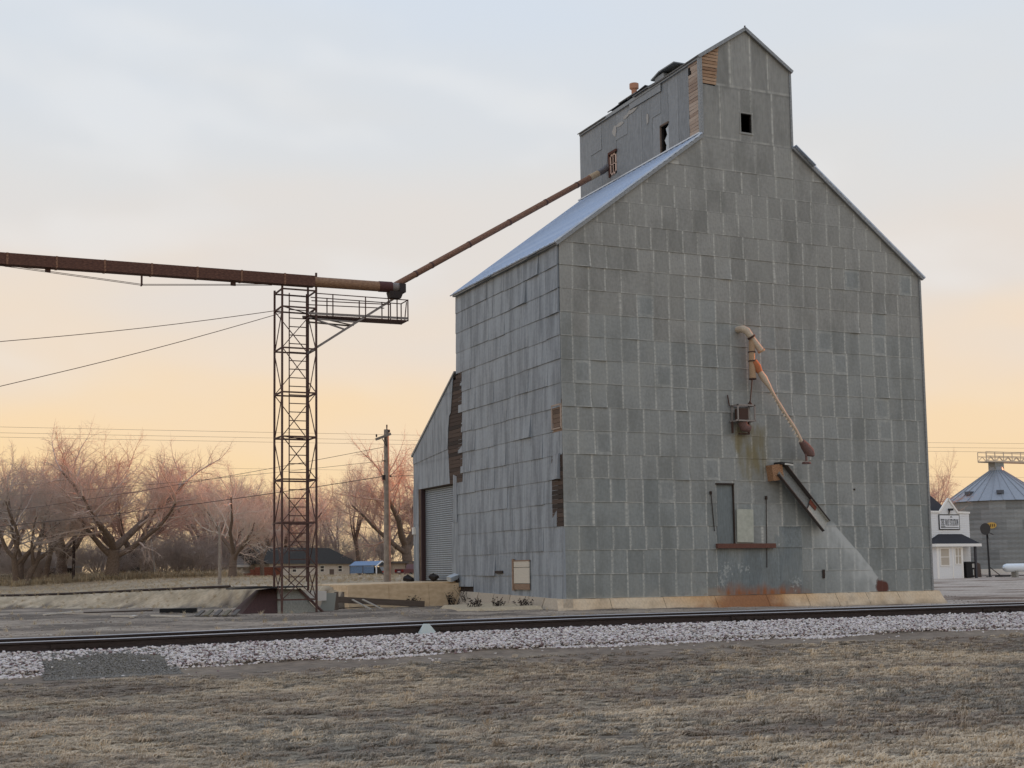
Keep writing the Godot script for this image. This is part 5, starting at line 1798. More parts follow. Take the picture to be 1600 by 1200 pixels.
func street_right() -> void:
	var white := mottled(srgb(222, 224, 226), srgb(240, 241, 241), 0.04, Vector3(0.6, 0.6, 0.6), 0.7, 0, 0, 111)
	var trim := plain(srgb(248, 246, 240), 0.6)
	var shingle := mottled(srgb(36, 36, 42), srgb(62, 62, 68), 0.08, Vector3(2, 2, 2), 0.95, 0, 0, 112)
	var blind := mottled(srgb(176, 168, 154), srgb(206, 196, 180), 0.05, Vector3(1, 4, 1), 0.6, 0, 0, 113)
	var h := thing("shop_house", "small white clapboard shop with a pointed false front and dark awning", "shop", Vector3(60.05, 0.0, -45.0))
	siding_wall(h, Vector3(-2.42, -0.2, -0.16), Vector3(2.30, 5.72, 0.0), 0.2, white)
	var g := G.new()
	g.prism(PackedVector2Array([Vector2(-0.98, 5.72), Vector2(0.95, 5.70), Vector2(-0.03, 6.85)]), Vector3.ZERO, Vector3.RIGHT, Vector3.UP, -0.16, 0.005)
	obj("gable_peak", g, white, h)
	g = G.new()
	g.bar(Vector3(-2.48, 5.80, 0.02), Vector3(-0.95, 5.78, 0.02), 0.16, 0.16)
	g.bar(Vector3(0.92, 5.76, 0.02), Vector3(2.36, 5.72, 0.02), 0.16, 0.16)
	g.bar(Vector3(-1.02, 5.80, 0.04), Vector3(-0.03, 6.95, 0.04), 0.14, 0.14)
	g.bar(Vector3(0.98, 5.76, 0.04), Vector3(-0.03, 6.95, 0.04), 0.14, 0.14)
	obj("cornice", g, trim, h)
	g = G.new()
	g.span(Vector3(-2.4, -0.2, -7.0), Vector3(2.28, 5.2, -0.2))
	obj("body", g, white, h)
	g = G.new()
	g.prism(PackedVector2Array([Vector2(-0.2, 5.6), Vector2(-3.0, 7.5), Vector2(-6.9, 5.2)]), Vector3(0.0, 0, 0), Vector3.BACK, Vector3.UP, -0.6, 2.5)
	obj("roof", g, shingle, h)
	# lamp over the sign, sign with its lettering
	g = G.new()
	g.bar(Vector3(0.02, 5.62, 0.05), Vector3(0.02, 5.95, 0.12), 0.06, 0.08)
	g.box(Vector3(0.1, 5.98, 0.2), Vector3(0.34, 0.18, 0.3))
	obj("sign_lamp", g, plain(srgb(34, 34, 36), 0.6), h)
	g = G.new()
	g.span(Vector3(-1.18, 4.22, 0.03), Vector3(1.16, 5.56, 0.07))
	var sg := obj("sign_board", g, plain(srgb(40, 42, 46), 0.6), h)
	g = G.new()
	g.span(Vector3(-1.08, 4.30, 0.07), Vector3(1.08, 5.48, 0.09))
	obj("sign_face", g, plain(srgb(236, 238, 240), 0.6), sg)
	var tm := text_mesh("THE WAY STATION", 0.62)
	var lt := inst("lettering", tm, plain(srgb(52, 56, 64), 0.7), sg)
	lt.position = Vector3(0, 4.86, 0.098)
	var bw := tm.get_aabb().size.x
	lt.scale = Vector3(1.98 / maxf(bw, 0.1), 1.25, 1)
	g = G.new()
	g.span(Vector3(-0.98, 4.40, 0.09), Vector3(1.0, 4.46, 0.095))
	g.span(Vector3(-0.98, 4.47, 0.09), Vector3(-0.5, 4.52, 0.095))
	g.prism(PackedVector2Array([Vector2(0.05, 5.30), Vector2(0.35, 5.30), Vector2(0.2, 5.42)]), Vector3.ZERO, Vector3.RIGHT, Vector3.UP, 0.09, 0.095)
	obj("sign_rule", g, plain(srgb(44, 46, 52), 0.7), sg)
	# bay with its windows, and the dark hipped awning
	var bay := G.new()
	bay.hexa([Vector3(-2.55, -0.2, 1.2), Vector3(0.25, -0.2, 1.2), Vector3(0.25, -0.2, 0.0), Vector3(-2.55, -0.2, 0.0), Vector3(-2.55, 2.8, 1.2), Vector3(0.25, 2.8, 1.2), Vector3(0.25, 2.8, 0.0), Vector3(-2.55, 2.8, 0.0)])
	obj("bay", bay, white, h)
	house_window(h, Vector3(-1.72, 1.85, 1.2), 0.9, 1.4, trim, blind, 1)
	house_window(h, Vector3(-0.24, 1.92, 1.2), 0.62, 1.3, trim, blind, 2)
	g = G.new()
	g.span(Vector3(-2.58, -0.2, 1.18), Vector3(-2.40, 2.8, 1.25))
	g.span(Vector3(-0.88, -0.2, 1.18), Vector3(-0.78, 2.8, 1.24))
	g.span(Vector3(0.14, -0.2, 1.18), Vector3(0.28, 2.8, 1.25))
	obj("corner_board", g, trim, h)
	g = G.new()
	g.hexa([Vector3(-2.9, 2.98, 1.5), Vector3(2.1, 2.98, 1.5), Vector3(2.3, 2.98, 0.0), Vector3(-2.9, 2.98, 0.0), Vector3(-1.25, 3.85, 0.1), Vector3(1.3, 3.85, 0.1), Vector3(1.3, 3.85, 0.0), Vector3(-1.25, 3.85, 0.0)])
	obj("awning", g, shingle, h)
	g = G.new()
	g.span(Vector3(-2.95, 2.74, 0.0), Vector3(2.15, 2.98, 1.55))
	obj("fascia", g, trim, h)
	g = G.new()
	g.span(Vector3(1.55, -0.1, 1.2), Vector3(1.72, 2.74, 1.36))
	obj("porch_post", g, plain(srgb(72, 72, 76), 0.8), h)

	# black grill and brown panel by the bay
	var gl := thing("trash_bin", "black bin beside the white bay window", "bin", Vector3(61.0, 0.05, -44.0))
	g = G.new()
	g.hexa([Vector3(-0.38, 0, 0.3), Vector3(0.36, 0, 0.3), Vector3(0.36, 0, -0.3), Vector3(-0.38, 0, -0.3), Vector3(-0.48, 1.25, 0.36), Vector3(0.42, 1.25, 0.36), Vector3(0.42, 1.25, -0.36), Vector3(-0.48, 1.25, -0.36)])
	obj("body", g, plain(srgb(22, 22, 24), 0.7), gl)
	g = G.new()
	g.span(Vector3(-0.5, 1.25, -0.4), Vector3(0.46, 1.38, 0.4))
	obj("lid", g, plain(srgb(26, 26, 28), 0.6), gl)
	g = G.new()
	g.span(Vector3(0.18, 0.85, 0.36), Vector3(0.42, 1.2, 0.39)); g.span(Vector3(0.26, 0.2, 0.33), Vector3(0.38, 0.7, 0.36))
	obj("label_plate", g, plain(srgb(176, 174, 168), 0.6), gl)
	var bp := G.new()
	bp.prism(PackedVector2Array([Vector2(-0.05, 0.02), Vector2(1.2, 0.0), Vector2(1.1, 1.15), Vector2(0.8, 1.28), Vector2(-0.05, 1.3)]), Vector3(61.5, 0.06, -44.2), Vector3.RIGHT, Vector3.UP, -0.5, 0.05)
	tag(obj("brown_crate", bp, mottled(srgb(74, 60, 54), srgb(104, 88, 80), 0.05, Vector3(1, 1, 1), 0.8, 0, 0, 114)), "brown boxy crate right of the black bin", "crate")
	# portable hoop
	var blk := plain(srgb(30, 30, 34), 0.6)
	var hp := thing("basketball_hoop", "portable black basketball hoop with a fan-shaped backboard", "basketball hoop", Vector3(59.6, 0.1, -40.0))
	g = G.new()
	g.tube([Vector3(0.05, 0, 0), Vector3(0.0, 1.8, 0), Vector3(-0.05, 3.4, 0)], [0.09, 0.08, 0.07], 8)
	g.bar(Vector3(-0.05, 3.3, 0), Vector3(-0.35, 3.9, 0.25), 0.1, 0.1)
	obj("post", g, blk, hp)
	g = G.new()
	var fan := PackedVector2Array()
	for k in 18:
		var an := TAU * k / 18.0
		fan.append(Vector2(cos(an) * 0.44, sin(an) * 0.44 - (0.1 if sin(an) < -0.5 else 0.0)))
	g.prism(fan, Vector3(-0.5, 4.05, 0.3), Vector3(0.92, 0, 0.39), Vector3.UP, -0.02, 0.02)
	obj("backboard", g, plain(srgb(48, 50, 54), 0.4), hp)
	g = G.new()
	g.bar(Vector3(-0.2, 3.75, 0.2), Vector3(0.55, 3.55, 0.1), 0.05, 0.05)
	g.bar(Vector3(-0.25, 3.9, 0.2), Vector3(0.0, 3.2, 0.0), 0.14, 0.05)
	obj("bracket", g, blk, hp)
	g = G.new()
	g.bar(Vector3(0.05, 0.85, 0), Vector3(1.3, 0.12, -0.1), 0.05, 0.05)
	obj("stay", g, blk, hp)
	g = G.new()
	g.span(Vector3(1.05, 0.0, -0.45), Vector3(2.0, 0.16, 0.35)); g.span(Vector3(-0.25, 0, -0.1), Vector3(0.2, 0.06, 0.1))
	obj("weight_base", g, blk, hp)
	# white tank
	var tk := thing("propane_tank", "long white cylindrical tank lying at the right edge", "tank", Vector3(66.3, 0.85, -42.0))
	g = G.new()
	g.tube([Vector3(-3.2, 0, 0), Vector3(-3.15, 0, 0), Vector3(-3.0, 0, 0), Vector3(-2.75, 0, 0), Vector3(2.6, 0, 0), Vector3(2.9, 0, 0), Vector3(3.05, 0, 0)], [0.06, 0.18, 0.30, 0.36, 0.36, 0.28, 0.06], 20)
	obj("shell", g, plain(srgb(226, 234, 240), 0.35), tk)
	for x in [-1.9, 1.8]:
		g = G.new()
		g.span(Vector3(x - 0.12, -0.85, -0.3), Vector3(x + 0.12, -0.28, 0.3))
		obj("saddle", g, plain(srgb(150, 148, 142), 0.8), tk)

	# the grain bin behind
	var C := Vector3(82.3, 0.6, -62.0)
	var r := 5.15
	var rows := 7
	var ht := 7.15
	var bin := thing("grain_bin", "round corrugated steel grain bin with a conical ribbed roof", "grain bin", C)
	var tones := []
	for k in 4:
		var s: int = [0, 8, -8, 15][k]
		tones.append(mottled(srgb(112 + s, 118 + s, 122 + s), srgb(148 + s, 152 + s, 152 + s), 0.04, Vector3(0.25, 1.4, 0.25), 0.55, 0.35, 0, 120 + k))
	for k in rows:
		for q in 20:
			var a0 := TAU * (q + 0.5 * (k % 2)) / 20.0
			if sin(a0 + PI / 20.0) < -0.35: continue
			g = G.new()
			for e in 4:
				var a := a0 + TAU / 20.0 * e / 4.0
				var b := a0 + TAU / 20.0 * (e + 1) / 4.0
				for w in 4:
					var y0 := ht * (k + w / 4.0) / rows
					var y1 := ht * (k + (w + 1) / 4.0) / rows
					var r0 := r + 0.02 * (w % 2) + 0.008 * (q % 2)
					var r1 := r + 0.02 * ((w + 1) % 2) + 0.008 * (q % 2)
					g.quad(Vector3(cos(b) * r0, y0, sin(b) * r0), Vector3(cos(a) * r0, y0, sin(a) * r0), Vector3(cos(a) * r1, y1, sin(a) * r1), Vector3(cos(b) * r1, y1, sin(b) * r1))
			obj("wall_sheet", g, tones[[0, 1, 0, 2, 3, 0, 1][(k * 3 + q * (1 + k % 2)) % 7]], bin)
	g = G.new()
	g.tube([Vector3(0, 0, 0), Vector3(0, ht, 0)], [r - 0.05, r - 0.05], 40)
	obj("lining", g, tones[2], bin)
	var roof_m := mottled(srgb(140, 146, 156), srgb(164, 170, 178), 0.03, Vector3(0.3, 0.3, 0.3), 0.5, 0.3, 0, 125)
	var top := ht + 3.45
	for q in 28:
		var a := TAU * q / 28.0
		var b := TAU * (q + 1) / 28.0
		g = G.new()
		var ro := r + 0.35
		var p0 := Vector3(cos(a) * ro, ht - 0.05, sin(a) * ro)
		var p1 := Vector3(cos(b) * ro, ht - 0.05, sin(b) * ro)
		var q0 := Vector3(cos(a) * 0.5, top, sin(a) * 0.5)
		var q1 := Vector3(cos(b) * 0.5, top, sin(b) * 0.5)
		g.quad(p1, p0, q0, q1)
		g.bar(p0 + Vector3(0, 0.03, 0), q0 + Vector3(0, 0.03, 0), 0.07, 0.08)
		obj("roof_sheet", g, roof_m, bin)
	g = G.new()
	g.tube([Vector3(0, top - 0.15, 0), Vector3(0, top + 0.25, 0), Vector3(0, top + 0.3, 0)], [0.75, 0.65, 0.3], 20)
	obj("roof_cap", g, roof_m, bin)
	for a in [3.03, 2.28]:
		g = G.new()
		g.box(Vector3(cos(a) * 4.3, ht + 0.85, sin(a) * 4.3), Vector3(0.7, 0.35, 0.7), Basis(Vector3.UP, -a))
		obj("roof_vent", g, plain(srgb(92, 96, 104), 0.6, 0.3), bin)
	g = G.new()
	g.tube([Vector3(0, -0.35, 0), Vector3(0, 0.12, 0)], [r + 0.3, r + 0.3], 40)
	obj("base_ring", g, plain(srgb(214, 210, 200), 0.85), bin)
	# small yellow oval badge
	var an := 2.48
	var bd := Node3D.new()
	g = G.new()
	var oval := PackedVector2Array()
	for k in 20:
		oval.append(Vector2(cos(TAU * k / 20.0) * 0.5, sin(TAU * k / 20.0) * 0.32))
	var outv := Vector3(cos(an), 0, sin(an))
	var rt := Vector3.UP.cross(outv)
	g.prism(oval, Vector3(cos(an), 0, sin(an)) * (r + 0.06) + Vector3(0, 4.55, 0), rt, Vector3.UP, 0.0, 0.03)
	obj("badge", g, plain(srgb(206, 168, 84), 0.6), bin)
	g = G.new()
	for k in 4:
		g.prism(rect_poly(-0.34 + k * 0.19, -0.14, -0.24 + k * 0.19, 0.14), outv * (r + 0.09) + Vector3(0, 4.55, 0), rt, Vector3.UP, 0.001, 0.006)
	obj("badge_mark", g, plain(srgb(92, 72, 40), 0.7), bin)
	bd.free()
	# catwalk over the bin
	var cw := thing("bin_catwalk", "pale lattice catwalk crossing above the grain bin", "catwalk", Vector3(82.3, 11.75, -62.0))
	var pale := mottled(srgb(190, 172, 150), srgb(222, 204, 180), 0.05, Vector3(1, 1, 1), 0.7, 0.1, 0, 126)
	for zz in [-0.6, 0.6]:
		for yy in [0.0, 0.55, 1.0]:
			g = G.new()
			g.bar(Vector3(-1.9, yy + 0.25, zz), Vector3(16.0, yy + 0.25, zz), 0.07, 0.08 if yy > 0 else 0.16)
			obj("chord", g, pale, cw)
		for k in 16:
			g = G.new()
			g.bar(Vector3(-1.9 + k * 1.2, 0.25, zz), Vector3(-1.9 + k * 1.2, 1.25, zz), 0.06, 0.06)
			obj("upright", g, pale, cw)
			g = G.new()
			g.bar(Vector3(-1.9 + k * 1.2, 0.25, zz), Vector3(-1.3 + k * 1.2, 0.8, zz), 0.05, 0.05)
			g.bar(Vector3(-1.3 + k * 1.2, 0.8, zz), Vector3(-0.7 + k * 1.2, 0.25, zz), 0.05, 0.05)
			obj("diagonal", g, pale, cw)
	g = G.new()
	g.span(Vector3(-1.9, 0.2, -0.6), Vector3(16.0, 0.25, 0.6))
	obj("deck", g, pale, cw)
	g = G.new()
	g.span(Vector3(-0.6, -0.85, -0.5), Vector3(0.6, 0.2, 0.5))
	obj("bin_filler", g, tones[1], cw)

func vehicle(called: String, label: String, at: Vector3, turn: float, body: Color, van := true) -> void:
	var t := thing(called, label, "car", at, turn)
	var paint := plain(body, 0.3, 0.1)
	paint.clearcoat_enabled = true
	var glass := plain(srgb(20, 22, 26), 0.1)
	var prof := PackedVector2Array([Vector2(-2.25, 0.35), Vector2(2.2, 0.35), Vector2(2.3, 0.6), Vector2(2.2, 0.92), Vector2(1.2, 1.02), Vector2(0.55, 1.58), Vector2(-1.6, 1.62), Vector2(-2.15, 1.05), Vector2(-2.3, 0.7)])
	if not van:
		prof = PackedVector2Array([Vector2(-2.6, 0.45), Vector2(2.5, 0.45), Vector2(2.6, 0.7), Vector2(2.5, 1.05), Vector2(1.3, 1.14), Vector2(0.75, 1.72), Vector2(-0.65, 1.74), Vector2(-0.85, 1.12), Vector2(-2.6, 1.12)])
	var g := G.new()
	g.prism(prof, Vector3(0, 0, 0), Vector3.RIGHT, Vector3.UP, -0.85, 0.85)
	obj("body", g, paint, t)
	for s in [-1, 1]:
		g = G.new()
		g.prism(PackedVector2Array([Vector2(1.0, 1.08), Vector2(0.5, 1.52), Vector2(-0.55, 1.55), Vector2(-0.6, 1.1)]), Vector3(0, 0, 0.855 * s), Vector3.RIGHT, Vector3.UP, -0.01, 0.01)
		obj("side_window", g, glass, t)
	g = G.new()
	g.hexa([Vector3(1.02, 1.09, 0.7), Vector3(1.16, 1.06, 0.7), Vector3(1.16, 1.06, -0.7), Vector3(1.02, 1.09, -0.7), Vector3(0.58, 1.56, 0.66), Vector3(0.66, 1.54, 0.66), Vector3(0.66, 1.54, -0.66), Vector3(0.58, 1.56, -0.66)])
	obj("windscreen", g, glass, t)
	for x in [-1.45, 1.45]:
		for s in [-1, 1]:
			g = G.new()
			g.tube([Vector3(x, 0.34, 0.66 * s), Vector3(x, 0.34, 0.88 * s)], [0.34, 0.34], 16)
			var wheel := obj("wheel", g, plain(srgb(24, 24, 25), 0.9), t)
			g = G.new()
			g.tube([Vector3(x, 0.34, 0.86 * s), Vector3(x, 0.34, 0.89 * s)], [0.2, 0.18], 12)
			obj("rim", g, plain(srgb(150, 150, 152), 0.4, 0.6), wheel)
	for s in [-1, 1]:
		g = G.new()
		g.box(Vector3(-2.27 if van else -2.6, 0.92, 0.66 * s), Vector3(0.06, 0.24, 0.3))
		obj("tail_light", g, plain(srgb(150, 40, 36), 0.4), t)
	g = G.new()
	g.box(Vector3(-2.29 if van else -2.62, 0.78, 0), Vector3(0.04, 0.16, 0.5))
	obj("number_plate", g, plain(srgb(206, 200, 196), 0.6), t)

func street_left() -> void:
	var cream := mottled(srgb(206, 194, 178), srgb(232, 222, 208), 0.05, Vector3(0.4, 1.2, 0.4), 0.85, 0, 0, 131)
	var green := mottled(srgb(46, 45, 42), srgb(66, 64, 60), 0.05, Vector3(0.5, 0.5, 0.5), 1.0, 0, 0, 132)
	var trim := plain(srgb(226, 220, 208), 0.7)
	var glass := plain(srgb(60, 58, 60), 0.25)
	var cy := -0.28   # the street turns a little
	var b := thing("long_building", "long low cream building with a dark green-black roof behind the tower", "building", Vector3(8.0, 0.75, -61.2), 0.285)
	var g := G.new()
	g.span(Vector3(-4.6, -0.4, -7.0), Vector3(3.7, 1.35, 0.0))
	obj("wall", g, cream, b)
	g = G.new()
	g.hexa([Vector3(-5.0, 1.30, 0.35), Vector3(4.0, 1.22, 0.35), Vector3(4.0, 1.22, -7.4), Vector3(-5.0, 1.30, -7.4), Vector3(-5.0, 2.72, -2.8), Vector3(2.9, 2.62, -2.8), Vector3(2.9, 2.62, -4.2), Vector3(-5.0, 2.72, -4.2)])
	obj("roof", g, green, b)
	for x in [-2.3, 0.35, 2.1]:
		house_window(b, Vector3(x, 0.85, 0.0), 0.34, 0.44, trim, glass, 1)
	g = G.new()
	g.span(Vector3(-3.9, -0.3, 0.0), Vector3(-3.4, 1.0, 0.05)); g.span(Vector3(1.1, 0.35, 0.0), Vector3(1.5, 0.8, 0.05))
	obj("door", g, plain(srgb(110, 96, 88), 0.8), b)
	# low brick-red wall and grey hipped house to its left
	var h := thing("hipped_house", "low house with a grey hipped roof and white eave behind the red wall", "house", Vector3(2.4, 0.9, -62.5), 0.28)
	g = G.new()
	g.span(Vector3(-1.5, -0.3, -5.0), Vector3(3.0, 1.15, 0.0))
	obj("wall", g, cream, h)
	g = G.new()
	g.hexa([Vector3(-1.8, 1.1, 0.35), Vector3(3.3, 1.1, 0.35), Vector3(3.3, 1.1, -5.3), Vector3(-1.8, 1.1, -5.3), Vector3(0.0, 2.05, -1.8), Vector3(1.8, 2.05, -1.8), Vector3(1.8, 2.05, -3.2), Vector3(0.0, 2.05, -3.2)])
	obj("roof", g, mottled(srgb(120, 112, 104), srgb(150, 142, 134), 0.05, Vector3(1, 1, 1), 0.9, 0, 0, 133), h)
	g = G.new()
	g.span(Vector3(-1.8, 0.92, 0.3), Vector3(3.3, 1.1, 0.38))
	obj("eave_board", g, trim, h)
	var rw := thing("red_wall", "low rust-red sheet wall beside the grey hipped house", "wall", Vector3(2.6, 0.75, -59.6), 0.26)
	for k in 9:
		g = G.new()
		g.span(Vector3(-1.5 + k * 0.4, -0.2, 0.02 * (k % 2)), Vector3(-1.11 + k * 0.4, (0.85 if k > 1 else 0.55) + 0.18 * (1 if k > 2 else 0), 0.05 + 0.02 * (k % 2)))
		obj("panel", g, mottled(srgb(104 + 8 * (k % 3), 54, 40), srgb(150, 88, 66), 0.05, Vector3(1, 1, 1), 0.9, 0, 0, 134) if k < 2 else rw.get_child(k % 2).material_override, rw)
	# blue carport with a dark van, maroon pickup, tan shed
	var cp := thing("carport", "blue metal carport with white edge trim over a black van", "carport", Vector3(8.65, 0.82, -48.6), 0.30)
	var blue := mottled(srgb(92, 122, 158), srgb(126, 156, 192), 0.04, Vector3(1, 1, 1), 0.5, 0.2, 0, 135)
	for s in [-1, 1]:
		g = G.new()
		g.hexa([Vector3(-1.3, 0.88, 0.42 * s + 0.36 * s), Vector3(0.45, 0.88, 0.78 * s), Vector3(0.45, 1.20, 0.0), Vector3(-1.3, 1.20, 0.0), Vector3(-1.3, 0.92, 0.80 * s), Vector3(0.45, 0.92, 0.80 * s), Vector3(0.45, 1.24, 0.0), Vector3(-1.3, 1.24, 0.0)])
		obj("roof_slope", g, blue, cp)
		g = G.new()
		g.bar(Vector3(0.47, 0.86, 0.78 * s), Vector3(0.47, 1.22, 0.0), 0.04, 0.07)
		g.bar(Vector3(0.47, 0.0, 0.78 * s), Vector3(0.47, 0.9, 0.78 * s), 0.06, 0.06)
		obj("front_trim", g, plain(srgb(236, 236, 234), 0.6), cp)
		for x in [-1.25, -0.4]:
			g = G.new()
			g.bar(Vector3(x, -0.1, 0.76 * s), Vector3(x, 0.9, 0.76 * s), 0.05, 0.05)
			obj("post", g, plain(srgb(90, 96, 104), 0.7), cp)
	g = G.new()
	g.span(Vector3(-1.28, 0.35, 0.75), Vector3(0.3, 0.86, 0.77))
	obj("side_sheet", g, blue, cp)
	cp.rotation.y = -0.9
	cp.scale = Vector3(1.35, 1.0, 1.0)
	vehicle("parked_van", "black van parked under the blue carport", Vector3(8.72, 0.80, -48.5), -0.9 + PI, srgb(22, 22, 26))
	(get_node("parked_van") as Node3D).scale = Vector3(0.36, 0.5, 0.55)
	vehicle("parked_pickup", "maroon pickup parked between the pole and the drive shed", Vector3(11.6, 0.78, -48.0), 0.35, srgb(84, 26, 38), false)
	(get_node("parked_pickup") as Node3D).scale = Vector3(0.6, 0.58, 0.6)
	var sh := thing("tan_shed", "flat-roofed tan shed behind the maroon pickup", "shed", Vector3(14.6, 0.7, -58.5), 0.3)
	g = G.new()
	g.span(Vector3(-1.2, -0.2, -2.0), Vector3(1.6, 1.25, 0.0))
	obj("wall", g, mottled(srgb(150, 132, 116), srgb(180, 162, 144), 0.05, Vector3(1, 1, 1), 0.9, 0, 0, 136), sh)
	g = G.new()
	g.span(Vector3(-1.4, 1.25, -2.2), Vector3(1.8, 1.42, 0.2))
	obj("roof", g, plain(srgb(92, 84, 80), 0.9), sh)
	# far left: dark fence, gabled house and low shed between the trunks
	var fe := thing("board_fence", "dark green-black board fence beside the big tree", "fence", Vector3(-9.3, 1.0, -54.4), 0.15)
	var fm := plain(srgb(66, 68, 66), 0.9)
	for k in 9:
		g = G.new()
		g.span(Vector3(k * 0.34, -0.2, 0.0), Vector3(k * 0.34 + 0.32, 1.75 + 0.06 * (k % 3), 0.04))
		obj("plank", g, fm, fe)
	var lh := thing("gabled_house", "small grey house with a white gable seen between the left trunks", "house", Vector3(-11.4, 1.0, -78.0), 0.2)
	g = G.new()
	g.span(Vector3(-3.0, -0.2, -5.0), Vector3(2.0, 1.3, 0.0))
	obj("wall", g, mottled(srgb(128, 112, 100), srgb(156, 140, 126), 0.05, Vector3(1, 1, 1), 0.9, 0, 0, 137), lh)
	g = G.new()
	g.hexa([Vector3(-3.3, 1.25, 0.3), Vector3(2.3, 1.25, 0.3), Vector3(2.3, 1.25, -5.3), Vector3(-3.3, 1.25, -5.3), Vector3(-2.4, 2.5, -2.4), Vector3(1.4, 2.5, -2.4), Vector3(1.4, 2.5, -2.6), Vector3(-2.4, 2.5, -2.6)])
	obj("roof", g, mottled(srgb(110, 100, 94), srgb(140, 130, 122), 0.05, Vector3(1, 1, 1), 0.9, 0, 0, 138), lh)
	g = G.new()
	g.prism(PackedVector2Array([Vector2(0.2, 1.2), Vector2(1.6, 1.2), Vector2(0.9, 2.3)]), Vector3(0, 0, 0.3), Vector3.RIGHT, Vector3.UP, 0, 0.1)
	obj("gable", g, trim, lh)
	var sd := thing("low_shed", "low open shed with a flat pale roof left of the big tree", "shed", Vector3(-14.3, 1.05, -60.0), 0.2)
	g = G.new()
	g.span(Vector3(0.0, 0.85, -2.0), Vector3(3.6, 1.0, 0.2))
	obj("roof", g, plain(srgb(176, 178, 182), 0.6, 0.2), sd)
	for x in [0.4, 1.9, 3.4]:
		g = G.new()
		g.span(Vector3(x - 0.1, -0.2, -0.1), Vector3(x + 0.1, 0.85, 0.1))
		obj("post", g, plain(srgb(190, 184, 178), 0.8), sd)
	g = G.new()
	g.span(Vector3(0.0, -0.2, -2.0), Vector3(3.6, 0.85, -1.9))
	obj("back_wall", g, plain(srgb(60, 52, 50), 0.9), sd)
	var rb := thing("red_shed", "rust-red shed at the left edge behind the forked tree", "shed", Vector3(-18.6, 1.0, -56.0), 0.2)
	g = G.new()
	g.span(Vector3(-2.5, -0.2, -2.0), Vector3(1.1, 1.6, 0.0))
	obj("wall", g, mottled(srgb(112, 60, 44), srgb(148, 86, 64), 0.05, Vector3(1, 1, 1), 0.9, 0, 0, 139), rb)
	g = G.new()
	g.span(Vector3(-2.6, 1.6, -2.1), Vector3(1.2, 1.72, 0.15))
	obj("roof", g, plain(srgb(92, 84, 80), 0.9), rb)

# ---------------------------------------------------------------- bare trees
var trunk_g: G
var twig_g: G
var tree_r := RandomNumberGenerator.new()

func fast_tube(g: G, p: Vector3, q: Vector3, r0: float, r1: float, sides: int) -> void:
	var d := (q - p).normalized()
	var x := d.cross(Vector3(0.31, 0.11, 0.94)).normalized()
	var y := d.cross(x)
	var s := g.v.size()
	for k in sides:
		var a := TAU * k / sides
		var o := x * cos(a) + y * sin(a)
		g.v.append(p + o * r0); g.v.append(q + o * r1)
		g.n.append(o); g.n.append(o)
		g.u.append(Vector2(0, 0)); g.u.append(Vector2(0, 1))
		g.w.append(Vector2.ZERO); g.w.append(Vector2.ZERO)
		g.c.append(g.col); g.c.append(g.col)
	for k in sides:
		var a := s + k * 2
		var b := s + ((k + 1) % sides) * 2
		g.i.append_array(PackedInt32Array([a, a + 1, b, b, a + 1, b + 1]))

func grow(p: Vector3, d: Vector3, len_: float, r: float, lev: int, opt: Dictionary) -> void:
	var segs: int = [4, 5, 4, 3, 2][lev]
	var sides: int = [9, 7, 5, 3, 3][lev]
	var wob: float = [0.10, 0.30, 0.34, 0.34, 0.32][lev]
	var lift: float = [0.0, opt.lift, opt.lift * 0.5, 0.04, 0.02][lev]
	var kids: int = [0, opt.k1, opt.k2, opt.k3, 0][lev]
	var g := trunk_g if lev < 2 else twig_g
	var step := len_ / segs
	var r0 := r
	var pts := [p]
	var dirs := [d]
	for s in segs:
		d = (d + Vector3(tree_r.randf_range(-wob, wob), tree_r.randf_range(-wob, wob) * 0.7 + lift, tree_r.randf_range(-wob, wob))).normalized()
		var q := p + d * step
		var r1 := lerpf(r, r * [0.72, 0.30, 0.35, 0.4, 0.5][lev], float(s + 1) / segs)
		fast_tube(g, p, q, maxf(r0 * [1.0, 1.0, 0.9, 0.8, 0.75][lev], 0.004), maxf(r1 * [1.0, 1.0, 0.9, 0.8, 0.75][lev], 0.0035), sides)
		r0 = r1
		p = q
		pts.append(p)
		dirs.append(d)
	if lev == 0:
		var n: int = opt.forks
		var turn := tree_r.randf() * TAU
		for k in n:
			var a := turn + TAU * k / n + tree_r.randf_range(-0.4, 0.4)
			var lean: float = opt.spread * tree_r.randf_range(0.6, 1.25)
			var nd := (d + Vector3(cos(a), 0, sin(a)) * lean).normalized()
			grow(pts[-1 - (k % 2)], nd, opt.limb * tree_r.randf_range(0.75, 1.15), r0 * tree_r.randf_range(0.62, 0.85), 1, opt)
		return
	if lev == 4:
		return
	for k in kids:
		var f := lerpf(0.22 if lev > 1 else 0.30, 1.0, (k + tree_r.randf()) / kids)
		var at := f * segs
		var i0 := mini(int(at), segs - 1)
		var base: Vector3 = pts[i0].lerp(pts[i0 + 1], at - i0)
		var bd: Vector3 = dirs[i0 + 1]
		var side := bd.cross(Vector3(tree_r.randf_range(-1, 1), tree_r.randf_range(-1, 1), tree_r.randf_range(-1, 1))).normalized()
		var ang := tree_r.randf_range(0.45, 1.25)
		var nd := (bd * cos(ang) + side * sin(ang)).normalized()
		var l: float = len_ * tree_r.randf_range(0.42, 0.72) * (1.15 - 0.45 * f) * [1, 1.0, 0.85, 0.8, 1][lev]
		var nr := r * (0.42 if lev == 1 else 0.45) * (1.0 - 0.45 * f)
		grow(base, nd, l, nr, lev + 1, opt)
	# the limb goes on as its own last twig
	if lev < 4:
		grow(p, d, len_ * 0.45, r0, lev + 1, opt)

